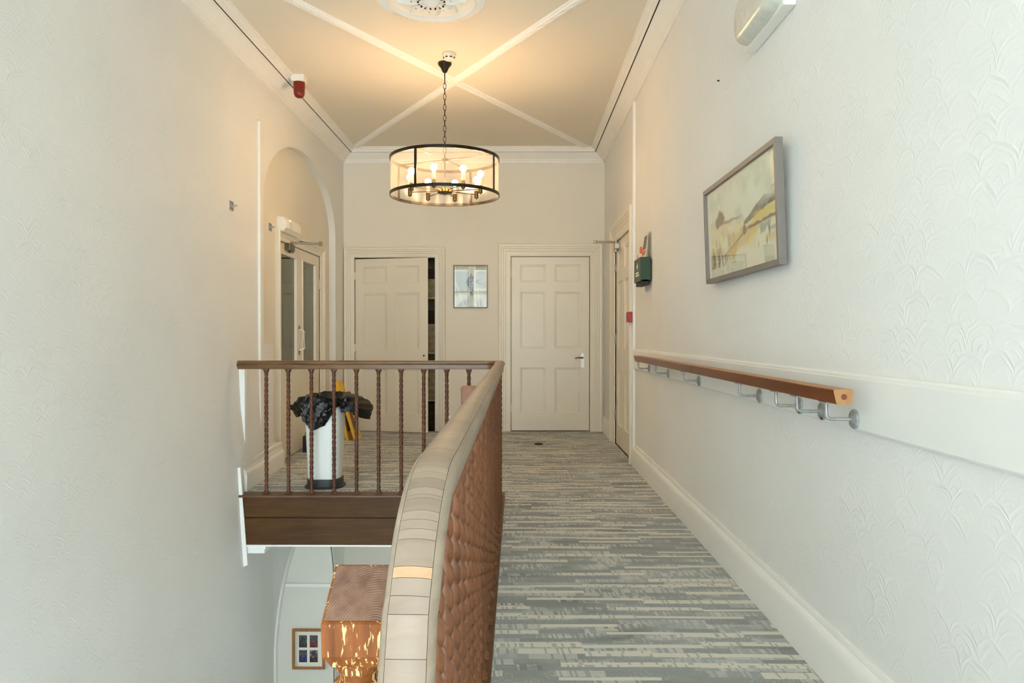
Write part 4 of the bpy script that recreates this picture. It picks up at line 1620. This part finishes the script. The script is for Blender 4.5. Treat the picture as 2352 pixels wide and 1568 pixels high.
# ------------------------------------------------------------------ chandelier
HX, HY = -0.577, 5.87
CR, CZ0, CZ1 = 0.436, 2.224, 2.532
ch = thing('chandelier', 'black drum chandelier with eight lit bulbs hanging on a chain', 'chandelier', (HX, HY, CZ0))


def ringm(z0, z1, r, th):
    m = MB()
    N = 72
    rows = []
    for rr, z in ((r, z0), (r, z1), (r - th, z1), (r - th, z0)):
        rows.append([(HX + rr * math.cos(2 * pi * k / N), HY + rr * math.sin(2 * pi * k / N), z) for k in range(N)])
    m.grid(rows, closed_u=True, closed_v=True)
    return m


ringm(CZ1 - 0.024, CZ1, CR, 0.006).build('top_ring', M['bronze'], ch, smooth=0.6)
ringm(CZ0, CZ0 + 0.024, CR, 0.006).build('bottom_ring', M['bronze'], ch, smooth=0.6)
ringm(CZ0 + 0.003, CZ1 - 0.003, CR - 0.008, 0.002).build('clear_shade', M['acrylic'], ch, smooth=0.6)
for k in range(4):
    a = math.radians(-90 - 24.4 + 90 * k)
    p = Vector((HX + (CR - 0.001) * math.cos(a), HY + (CR - 0.001) * math.sin(a), 0))
    t = Vector((-math.sin(a), math.cos(a), 0)) * 0.010
    o_ = Vector((math.cos(a), math.sin(a), 0)) * 0.003
    m = MB()
    vs = [p + t * s1 + o_ * s2 + Vector((0, 0, z)) for z in (CZ0 + 0.004, CZ1 - 0.004) for s1, s2 in ((-1, -1), (1, -1), (1, 1), (-1, 1))]
    m.add(vs, [(0, 1, 2, 3), (4, 5, 6, 7), (0, 1, 5, 4), (1, 2, 6, 5), (2, 3, 7, 6), (3, 0, 4, 7)])
    m.build('upright', M['bronze'], ch)
    m = MB().tube([(HX, HY, CZ1 - 0.014), (HX + (CR - 0.006) * math.cos(a), HY + (CR - 0.006) * math.sin(a), CZ1 - 0.014)], 0.004, 6)
    m.build('top_spoke', M['bronze'], ch)
m = MB().lathe([(0.02, CZ1 - 0.03), (0.026, CZ1 - 0.026), (0.026, CZ1 - 0.006), (0.012, CZ1)], (HX, HY, 0), 16)
m.build('top_hub', M['bronze'], ch, smooth=0.6)
MB().tube([(HX, HY, CZ0 + 0.06), (HX, HY, CZ1 - 0.02)], 0.0045, 8).build('centre_rod', M['bronze'], ch)
m = MB().lathe([(0.006, CZ0 + 0.012), (0.008, CZ0 + 0.022), (0.052, CZ0 + 0.026), (0.060, CZ0 + 0.034), (0.060, CZ0 + 0.040), (0.056, CZ0 + 0.062), (0.012, CZ0 + 0.066)], (HX, HY, 0), 28)
m.build('hub', M['brass'], ch, smooth=0.6)
for k in range(8):
    a = math.radians(-90 - 11 + 45 * k)
    c, s_ = math.cos(a), math.sin(a)
    rr = 0.292
    ar = MB().tube([(HX + 0.05 * c, HY + 0.05 * s_, CZ0 + 0.048), (HX + rr * c, HY + rr * s_, CZ0 + 0.048)], 0.004, 7).build('arm', M['brass'], ch)
    ctr = (HX + rr * c, HY + rr * s_, 0)
    z = CZ0 + 0.018
    MB().lathe([(0.004, z - 0.008), (0.006, z - 0.002), (0.015, z), (0.017, z + 0.006), (0.017, z + 0.058), (0.018, z + 0.060)], ctr, 14).build('lamp_cup', M['brass'], ar, smooth=0.5)
    MB().lathe([(0.0135, z + 0.056), (0.0135, z + 0.118), (0.006, z + 0.119)], ctr, 14).build('candle_sleeve', M['sleeve'], ar, smooth=0.5)
    zb = z + 0.118
    pr = [(0.009, zb), (0.010, zb + 0.012)]
    for j in range(9):
        t = -0.9 + (pi / 2 + 0.9) * j / 8
        pr.append((0.0265 * math.cos(t) if j < 8 else 0.0, zb + 0.034 + 0.0265 * math.sin(t)))
    MB().lathe(pr, ctr, 16).build('bulb', M['bulb'], ar, smooth=True)
# chain
zt = ZC - 0.165
LH, LW = 0.024, 0.0105
nl = int((zt - CZ1) / (LH * 2 - 0.008))
stepz = (zt - CZ1) / nl


def link_mesh():
    m = MB()
    pts = []
    for k in range(16):
        a = 2 * pi * k / 16
        pts.append((LW * math.copysign(abs(math.cos(a)) ** 0.7, math.cos(a)), 0, LH * math.sin(a)))
    m.tube(pts, 0.0026, 6, closed=True)
    me = m.mesh('chain_link', smooth=True)
    me.materials.append(M['bronze'])
    return me


lm = link_mesh()
for k in range(nl):
    o = bpy.data.objects.new('chain_link', lm)
    COL.objects.link(o)
    o.parent = ch
    o.location = Vector((HX, HY, CZ1 + stepz * (k + 0.5))) - wloc(ch)
    o.rotation_euler = (0, 0, 0.35 if k % 2 else 0.35 + pi / 2)
m = MB().lathe([(0.004, ZC - 0.17), (0.005, ZC - 0.082), (0.016, ZC - 0.078), (0.022, ZC - 0.066), (0.034, ZC - 0.040), (0.050, ZC - 0.022), (0.054, ZC - 0.014), (0.054, ZC - 0.006), (0.048, ZC)], (HX, HY, 0), 28)
m.build('ceiling_cup', M['bronze'], ch, smooth=0.6)

# ------------------------------------------------------------------ ceiling fittings
SX, SY = (1032 - 1188) * 5.68 / FPX, 5.68
sd_ = thing('smoke_detector', 'round cream smoke detector on the ceiling beside the chandelier cup', 'smoke detector', (SX, SY, ZC - 0.05))
MB().lathe([(0.030, ZC - 0.052), (0.038, ZC - 0.048), (0.046, ZC - 0.030), (0.052, ZC - 0.026), (0.053, ZC - 0.006), (0.050, ZC)], (SX, SY, 0), 28).build('body', M['offwhite'], sd_, smooth=0.5)
for k in range(8):
    a = 2 * pi * (k + .5) / 8
    m = MB()
    vs = []
    for s1 in (-0.2, 0.2):
        for r, z in ((0.0425, ZC - 0.041), (0.0475, ZC - 0.0325)):
            vs.append((SX + r * math.cos(a + s1), SY + r * math.sin(a + s1), z))
    m.add(vs, [(0, 1, 3, 2)])
    m.build('vent_slot', M['black'], sd_)

so = thing('alarm_beacon', 'red alarm beacon on a white box at the stairwell side of the ceiling', 'alarm', (-1.826, 6.165, 3.1))
bx('back_box', M['whitep'], so, -1.880, -1.772, 6.11, 6.22, 3.236, ZC, bevel=0.003)
MB().lathe([(0, 3.108), (0.022, 3.110), (0.034, 3.118), (0.042, 3.134), (0.044, 3.142), (0.044, 3.150)], (-1.826, 6.165, 0), 24).build('beacon_dome', M['redlens'], so, smooth=0.6)
MB().lathe([(0.0455, 3.150), (0.0455, 3.186), (0.0475, 3.188), (0.0475, 3.236)], (-1.826, 6.165, 0), 24).build('sounder', M['redlens'], so, smooth=0.5)

# ------------------------------------------------------------------ wall fittings, right wall
em = thing('bulkhead_light', 'white emergency bulkhead light high on the grab rail wall', 'emergency light', (0.97, 2.93, 2.33))
EY0, EY1, EZ0, EZ1 = 2.70, 3.165, 2.325, 2.535
bx('base', M['whitep'], em, XR - 0.050, XR - 0.001, EY0, EY1, EZ0, EZ1, bevel=0.005)
m = MB()
rows = []
cy, cz = (EY0 + EY1) / 2, (EZ0 + EZ1) / 2
for i in range(9):
    t = i / 8
    k = math.cos(t * pi / 2) ** 0.55 if i < 8 else 0.02
    row = []
    for j in range(40):
        a = 2 * pi * j / 40
        ca, sa = math.cos(a), math.sin(a)
        row.append((XR - 0.050 - 0.060 * math.sin(t * pi / 2), cy + (EY1 - EY0) / 2 * 0.985 * (0.55 + 0.45 * k) * math.copysign(abs(ca) ** 0.45, ca),
                    cz + (EZ1 - EZ0) / 2 * 0.96 * (0.15 + 0.85 * k) * math.copysign(abs(sa) ** 0.45, sa)))
    rows.append(row)
m.grid(rows, closed_u=True)
n = len(m.v)
m.f.append(tuple(range(n - 40, n)))
m.build('diffuser', M['diff'], em, smooth=0.8)

tr = MB().box(XR - 0.022, XR, 6.36, 6.42, 0, ZC - 0.155)
struct(tr.build('trim_9', M['trim'], bevel=0.003), 'white vertical edge strip beside the side door', 'trim')
cpnt = thing('call_point', 'small red fire alarm call point by the side door', 'alarm', (0.98, 6.42, 1.23))
Qr = lambda a, d, z: on_right(a, z, d)
bx('back_box', M['red'], cpnt, 6.375, 6.465, 0.0225, 0.062, 1.235, 1.325, P=Qr, bevel=0.004)
bx('front_plate', M['red'], cpnt, 6.380, 6.460, 0.062, 0.070, 1.240, 1.320, P=Qr, bevel=0.003)
bx('clear_cover', M['pglass'], cpnt, 6.368, 6.472, 0.030, 0.078, 1.228, 1.332, P=Qr)

gb = thing('first_aid_box', 'dark green wall box with white cross and leaflets standing in it', 'wall box', (0.97, 5.73, 1.50))
GY_0, GY_1, GZ_0, GZ_1 = 5.585, 5.885, 1.535, 1.715
m = MB()
for args in ((GY_0, GY_1, 0.012, 0.020, GZ_0, GZ_1), (GY_0, GY_1, 0.078, 0.086, GZ_0, GZ_1), (GY_0, GY_0 + 0.008, 0.020, 0.078, GZ_0, GZ_1), (GY_1 - 0.008, GY_1, 0.020, 0.078, GZ_0, GZ_1), (GY_0, GY_1, 0.020, 0.078, GZ_0, GZ_0 + 0.008)):
    m.box(*args, P=Qr)
m.build('box_shell', M['green'], gb)
bx('back_plate', M['greenl'], gb, GY_0 - 0.01, GY_1 + 0.01, 0.001, 0.012, GZ_0, GZ_1 - 0.02, P=Qr, bevel=0.002)
bx('bottom_tray', M['black'], gb, GY_0 + 0.01, GY_1 - 0.01, 0.020, 0.074, GZ_0 - 0.03, GZ_0, P=Qr, bevel=0.004)
gc = (GY_0 + GY_1) / 2
m = MB()
m.box(gc - 0.012, gc + 0.012, 0.0862, 0.0868, GZ_1 - 0.085, GZ_1 - 0.035, P=Qr)
m.box(gc - 0.032, gc + 0.032, 0.0862, 0.0867, GZ_1 - 0.070, GZ_1 - 0.052, P=Qr)
m.build('white_cross', M['whitep'], gb)
m = MB()
for row, zz in enumerate((GZ_1 - 0.118, GZ_1 - 0.138)):
    a = gc + 0.075
    for k in range(6 if row == 0 else 7):
        wdt = 0.018
        m.box(a - wdt, a, 0.0862, 0.0867, zz, zz + 0.014, P=Qr)
        a -= wdt + 0.005
m.build('white_lettering', M['whitep'], gb)
lf1 = thing('leaflet', 'tall grey and pink printed leaflet sticking out of the green box', 'leaflet', (0.99, 5.66, 1.70))
tilt = lambda a, z, d: on_right(a, z, d + (1.92 - z) * 0.13)
Ql = lambda a, d, z: tilt(a, z, d)
bx('sheet', M['paperw'], lf1, 5.60, 5.76, 0.022, 0.024, 1.60, 1.92, P=Ql)
bx('grey_print', M['ink'], lf1, 5.61, 5.745, 0.0245, 0.025, 1.78, 1.885, P=Ql)
bx('pink_print', M['pink'], lf1, 5.61, 5.745, 0.0245, 0.025, 1.735, 1.772, P=Ql)
lf2 = thing('tagged_packet', 'short cream packet with orange loop tag in the green box', 'packet', (0.95, 5.80, 1.70))
bx('packet', M['paperw'], lf2, 5.76, 5.84, 0.045, 0.068, 1.60, 1.765, P=Qr, bevel=0.004)
bx('red_print', M['pink'], lf2, 5.80, 5.835, 0.0682, 0.0688, 1.722, 1.752, P=Qr)
pts = []
for k in range(14):
    a = pi * k / 13
    pts.append(on_right(5.79 - 0.03 * math.cos(a), 1.76 + 0.05 * math.sin(a), 0.055 - 0.012 * k / 13))
MB().tube(pts, [0.004 + 0.006 * (k < 6) for k in range(14)], 6).build('loop_tag', M['orange'], lf2, smooth=True)
tag(MB().lathe([(0.004, 0), (0.004, -0.01), (0.0, -0.011)], (XR, FPX * XR / (1650 - 1188), EYE + (771 - 188) * XR / (1650 - 1188)), 8, 'x').build('wall_nail', M['black']),
    'small dark nail in the bare wall below the bulkhead light', 'nail')

# ------------------------------------------------------------------ wall fittings, left wall
tk = MB().box(XL, XL + 0.020, 5.765, 5.80, 0.207, 2.80)
tag(tk.build('cable_trunking', M['whitep'], bevel=0.002), 'thin white vertical cable trunking beside the arched niche', 'trunking')
tag(MB().box(XL, XL + 0.012, 5.76, 5.79, 2.815, 2.85).build('cable_clip', M['offwhite'], bevel=0.002), 'tiny cream clip above the vertical cable trunking', 'clip')


def wall_hook(a, z, label, P):
    h = thing('wall_hook', label, 'hook', P(a, z - 0.035, 0))
    Q_ = lambda u, d, w: P(u, w, d)
    bx('plate', M['galv'], h, a - 0.034, a + 0.034, 0.0, 0.004, z - 0.034, z + 0.034, P=Q_)
    for j in (-1, 1):
        for i2 in (-1, 1):
            MB().lathe([(0.006, 0.004), (0.005, 0.006), (0, 0.006)], P(a + j * 0.018, z + i2 * 0.02, 0), 6, 'x').build('screw', M['gap'], h)
    MB().tube([P(a, z, 0.003), P(a, z, 0.030), P(a, z + 0.004, 0.044)], [0.006, 0.006, 0.004], 8).build('pin', M['galv'], h)


wall_hook(5.23, EYE + (771 - 472) * 5.23 / FPX, 'grey screwed plate with a pin alone on the stairwell wall', on_left)
wall_hook(6.26, EYE + (771 - 521) * 6.26 / FPX, 'grey screwed plate with a pin beside the exit light', on_niche)
ex = thing('exit_light', 'white box emergency light with green lamp above the glazed doors', 'emergency light', (NICHE, 6.68, 2.08))
m = MB()
rows = []
for a, k in ((6.44, 0.93), (6.46, 1.0), (6.86, 1.0), (6.90, 0.9)):
    zc, hh = 2.100, 0.068 * k
    rows.append([on_niche(a, zc - hh, 0.001), on_niche(a, zc - hh, 0.055 * k), on_niche(a, zc - hh * 0.5, 0.085 * k), on_niche(a, zc + hh * 0.5, 0.085 * k), on_niche(a, zc + hh, 0.05 * k), on_niche(a, zc + hh, 0.001)])
m.grid(rows, closed_u=True)
m.f.append(tuple(range(6)))
m.f.append(tuple(range(18, 24)))
m.build('case', M['whitep'], ex)
bx('lamp_window', M['offwhite'], ex, 6.50, 6.60, 0.0852, 0.089, 2.065, 2.13, P=lambda a, d, z: on_niche(a, z, d), bevel=0.003)
MB().lathe([(0.009, 0), (0.008, 0.006), (0, 0.009)], on_niche(6.55, 2.137, 0.078), 10, 'x').build('green_lamp', M['led'], ex)
MB().lathe([(0.006, 0), (0.006, 0.004), (0, 0.006)], on_niche(6.58, 2.133, 0.078), 10, 'x').build('green_lamp', M['led'], ex)

# vertical edge boards where the balustrade meets the left wall
eb = thing('trim_10', 'white vertical edge boards where the balustrade meets the stairwell wall', 'trim', (-1.98, YF, -0.5), kind='structure')
bx('edge_board', M['trim'], eb, -2.036, -1.984, YF + 0.14, YF + 0.19, 0.0, RAILZ - 0.03, bevel=0.003)
m = MB()
yb0, yb1 = YF - 0.058, YF - 0.028
m.add([(-1.975, yb0, 0.192), (-1.945, yb0, 0.188), (-1.896, yb0, -0.49), (-1.926, yb0, -0.505),
       (-1.975, yb1, 0.192), (-1.945, yb1, 0.188), (-1.896, yb1, -0.49), (-1.926, yb1, -0.505)],
      [(0, 1, 2, 3), (4, 5, 6, 7), (0, 1, 5, 4), (1, 2, 6, 5), (2, 3, 7, 6), (3, 0, 4, 7)])
m.build('edge_board', M['trim'], eb, bevel=0.002)
m = MB()
zz_ = [(1.05, XL), (0.6, -2.012), (0.19, -1.962), (-0.15, -1.945), (-0.5, -1.922), (-1.2, -1.922), (ZL, -1.922)]
m.grid([[(XL + (x - XL) * w_ + 0.0008, y_, z) for z, x in zz_]
        for y_, w_ in ((1.2, 0), (2.2, .08), (3.2, .28), (4.2, .62), (4.8, .88), (5.17, 1), (5.4, .9), (5.7, .55), (5.95, .2), (6.12, 0))])
m.build('furred_out_wall', M['paper'], wl, smooth=1.2, recalc=False)
# cornice end under the landing
uc = thing('trim_11', 'white stepped moulding end under the landing', 'moulding', (-1.9, YF, -0.45), kind='structure')
bx('upper_step', M['trim'], uc, -1.925, -1.777, YF - 0.03, 6.9, -0.390, -0.366, bevel=0.004)
bx('lower_step', M['trim'], uc, -1.925, -1.787, YF - 0.02, 6.9, -0.421, -0.391, bevel=0.002)

# ------------------------------------------------------------------ things on the landing floor
# waste bin
BX_, BY_ = -1.428, 5.462
wbn = thing('waste_bin', 'tall white tapered waste bin with charcoal base behind the balusters', 'bin', (BX_, BY_, 0))


def sq_ring(r, z, e=0.55, n=44, cx=BX_, cy=BY_, ry=None):
    out = []
    ry = ry or r
    for k in range(n):
        a = 2 * pi * k / n + 0.0
        ca, sa = math.cos(a), math.sin(a)
        out.append((cx + r * math.copysign(abs(ca) ** e, ca), cy + ry * math.copysign(abs(sa) ** e, sa), z))
    return out


m = MB()
m.grid([sq_ring(0.145, 0.0, .8), sq_ring(0.145, 0.010, .8), sq_ring(0.128, 0.014, .75), sq_ring(0.126, 0.068, .7), sq_ring(0.118, 0.070, .7)], closed_u=True)
m.f.append(tuple(range(44)))
m.build('base', M['binbase'], wbn, smooth=0.5)
m = MB()
m.grid([sq_ring(0.118, 0.068, .62), sq_ring(0.141, 0.640, .62), sq_ring(0.134, 0.640, .62), sq_ring(0.112, 0.09, .62)], closed_u=True)
n = len(m.v)
m.f.append(tuple(range(n - 44, n)))
m.build('body', M['bin'], wbn, smooth=0.5)

# bin liner
bl = thing('bin_liner', 'crumpled black bin liner folded over the white bin', 'bin liner', (BX_, BY_, 0.5))
m = MB()
rows = []
NT_, NA = 36, 128


def bump1(a, c, w):
    d = (a - c + pi) % (2 * pi) - pi
    return math.exp(-(d / w) ** 2)


for i in range(NT_ + 1):
    t = i / NT_
    row = []
    for k in range(NA):
        a = 2 * pi * k / NA
        ca, sa = math.cos(a), math.sin(a)
        rim = Vector((0.141 * math.copysign(abs(ca) ** .62, ca), 0.141 * math.copysign(abs(sa) ** .62, sa), 0.64))
        n1 = fbm(ca * 2.2 + t * 2, sa * 2.2 - t, 3, 3.7)
        n2 = fbm(ca * 5 + t * 5, sa * 5, 3, 8.1)
        right, left = bump1(a, 0.15, 0.30), bump1(a, pi - 0.05, 0.30)
        front = bump1(a, -pi / 2 - 0.22, 0.62)
        fr = bump1(a, -pi / 4 - 0.1, 0.30)
        hang = 0.075 + 0.125 * front + 0.07 * right + 0.05 * left - 0.055 * fr + 0.03 * n1
        flare = 0.014 + 0.185 * right + 0.085 * left + 0.02 * bump1(a, pi / 2, 0.8) + 0.018 * n1
        topz = 0.028 + 0.022 * bump1(a, pi / 2, 1.2) + 0.02 * n1 + 0.018 * right
        if t < 0.35:
            q_ = t / 0.35
            r_ = 0.80 + 0.22 * q_
            z_ = 0.60 + (0.04 + topz) * math.sin(q_ * pi / 2)
            p = Vector((rim.x * r_, rim.y * r_, z_))
        else:
            q_ = (t - 0.35) / 0.65
            out = flare * math.sin(min(1.0, q_ * 1.15) * pi / 2) + 0.006
            z_ = 0.64 + topz - (hang + topz) * (q_ ** 1.5)
            if q_ > 0.75:
                out -= (q_ - 0.75) * 0.10 * (left + right)
            r1 = 1.02
            p = Vector((rim.x * r1 + ca * out, rim.y * r1 + sa * out, z_))
        n3 = abs(fbm(ca * 9 + t * 8, sa * 9 - t * 3, 3, 1.9))
        cr = 0.030 * n2 * (0.3 + t) + 0.05 * (n3 - 0.12) * (0.4 + t)
        p += Vector((ca, sa, 0.5)) * cr
        if Vector((p.x, p.y)).length < Vector((rim.x, rim.y)).length + 0.004 and t > 0.35 and p.z < 0.64:
            q2 = (Vector((rim.x, rim.y)).length + 0.005) / Vector((p.x, p.y)).length
            p.x *= q2
            p.y *= q2
        row.append((BX_ + p.x, BY_ + p.y, p.z))
    rows.append(row)
m.grid(rows, closed_u=True)
m.build('liner_film', M['bag'], bl, smooth=0.6)
m = MB()
m.grid([sq_ring(0.120, 0.45, .62), sq_ring(0.113, 0.602, .62)], closed_u=True)
m.f.append(tuple(range(44)))
m.build('liner_inside', M['bag'], bl)

# folded caution sign leaning on the left wall
WX, WY0, WY1, WH = -1.815, 7.80, 8.06, 0.62
cs = thing('caution_sign', 'folded yellow wet floor sign leaning behind the white bin', 'floor sign', (WX, 7.93, 0))
for k, (xb, lean) in enumerate(((WX, 0.135), (WX + 0.085, 0.205))):
    m = MB()
    th = 0.022
    vs = []
    for z, inset in ((0.0, 0.0), (WH, 0.045)):
        for y in (WY0 + inset, WY1 - inset):
            for dx in (0, th):
                vs.append((xb + dx - lean * z / WH, y, z))
    m.add(vs, [(0, 1, 3, 2), (4, 5, 7, 6), (0, 1, 5, 4), (2, 3, 7, 6), (0, 2, 6, 4), (1, 3, 7, 5)])
    pn = m.build('panel', M['yellow'], cs, bevel=0.004)
    m = MB()
    for zz0, zz1 in ((0.09, 0.30), (0.34, 0.50)):
        m.add([(xb + th + 0.0008 - lean * z / WH, y, z) for z, y in ((zz0, WY0 + 0.05), (zz0, WY1 - 0.05), (zz1, WY1 - 0.075), (zz1, WY0 + 0.075))], [(0, 1, 2, 3)])
    m.build('warning_print', M['signink'], pn)
m = MB().box(WX - 0.14, WX - 0.085, WY0 + 0.06, WY1 - 0.06, WH - 0.02, WH + 0.012)
m.build('hinge_handle', M['yellow'], cs, bevel=0.006)
pts = []
for k in range(60):
    a = 2 * pi * k / 20
    pts.append((-1.80 + (0.10 + 0.006 * math.sin(k)) * math.cos(a) + 0.015 * math.sin(k * .3), 7.62 + 0.07 * math.sin(a), 0.006 + 0.004 * (k // 20)))
tag(MB().tube(pts, 0.004, 6).build('coiled_cable', M['cable'], smooth=True), 'thin white cable coiled on the carpet by the yellow sign', 'cable')
dsx = thing('door_stop', 'black block standing on the carpet beside the glazed doors', 'door stop', (-1.99, 6.85, 0))
bx('block', M['black'], dsx, -2.055, -2.005, 7.02, 7.12, 0.0, 0.155, bevel=0.004)
bx('peg', M['black'], dsx, -2.04, -2.025, 7.06, 7.08, 0.155, 0.19)
tag(MB().lathe([(0.046, 0), (0.046, 0.006), (0.034, 0.012), (0, 0.012)], (0.22, 7.58, 0), 20).build('floor_stud', M['black'], smooth=0.5),
    'small flat black stud on the carpet before the closed door', 'floor stud')

for o in bpy.data.objects:
    if '_w' in o:
        del o['_w']
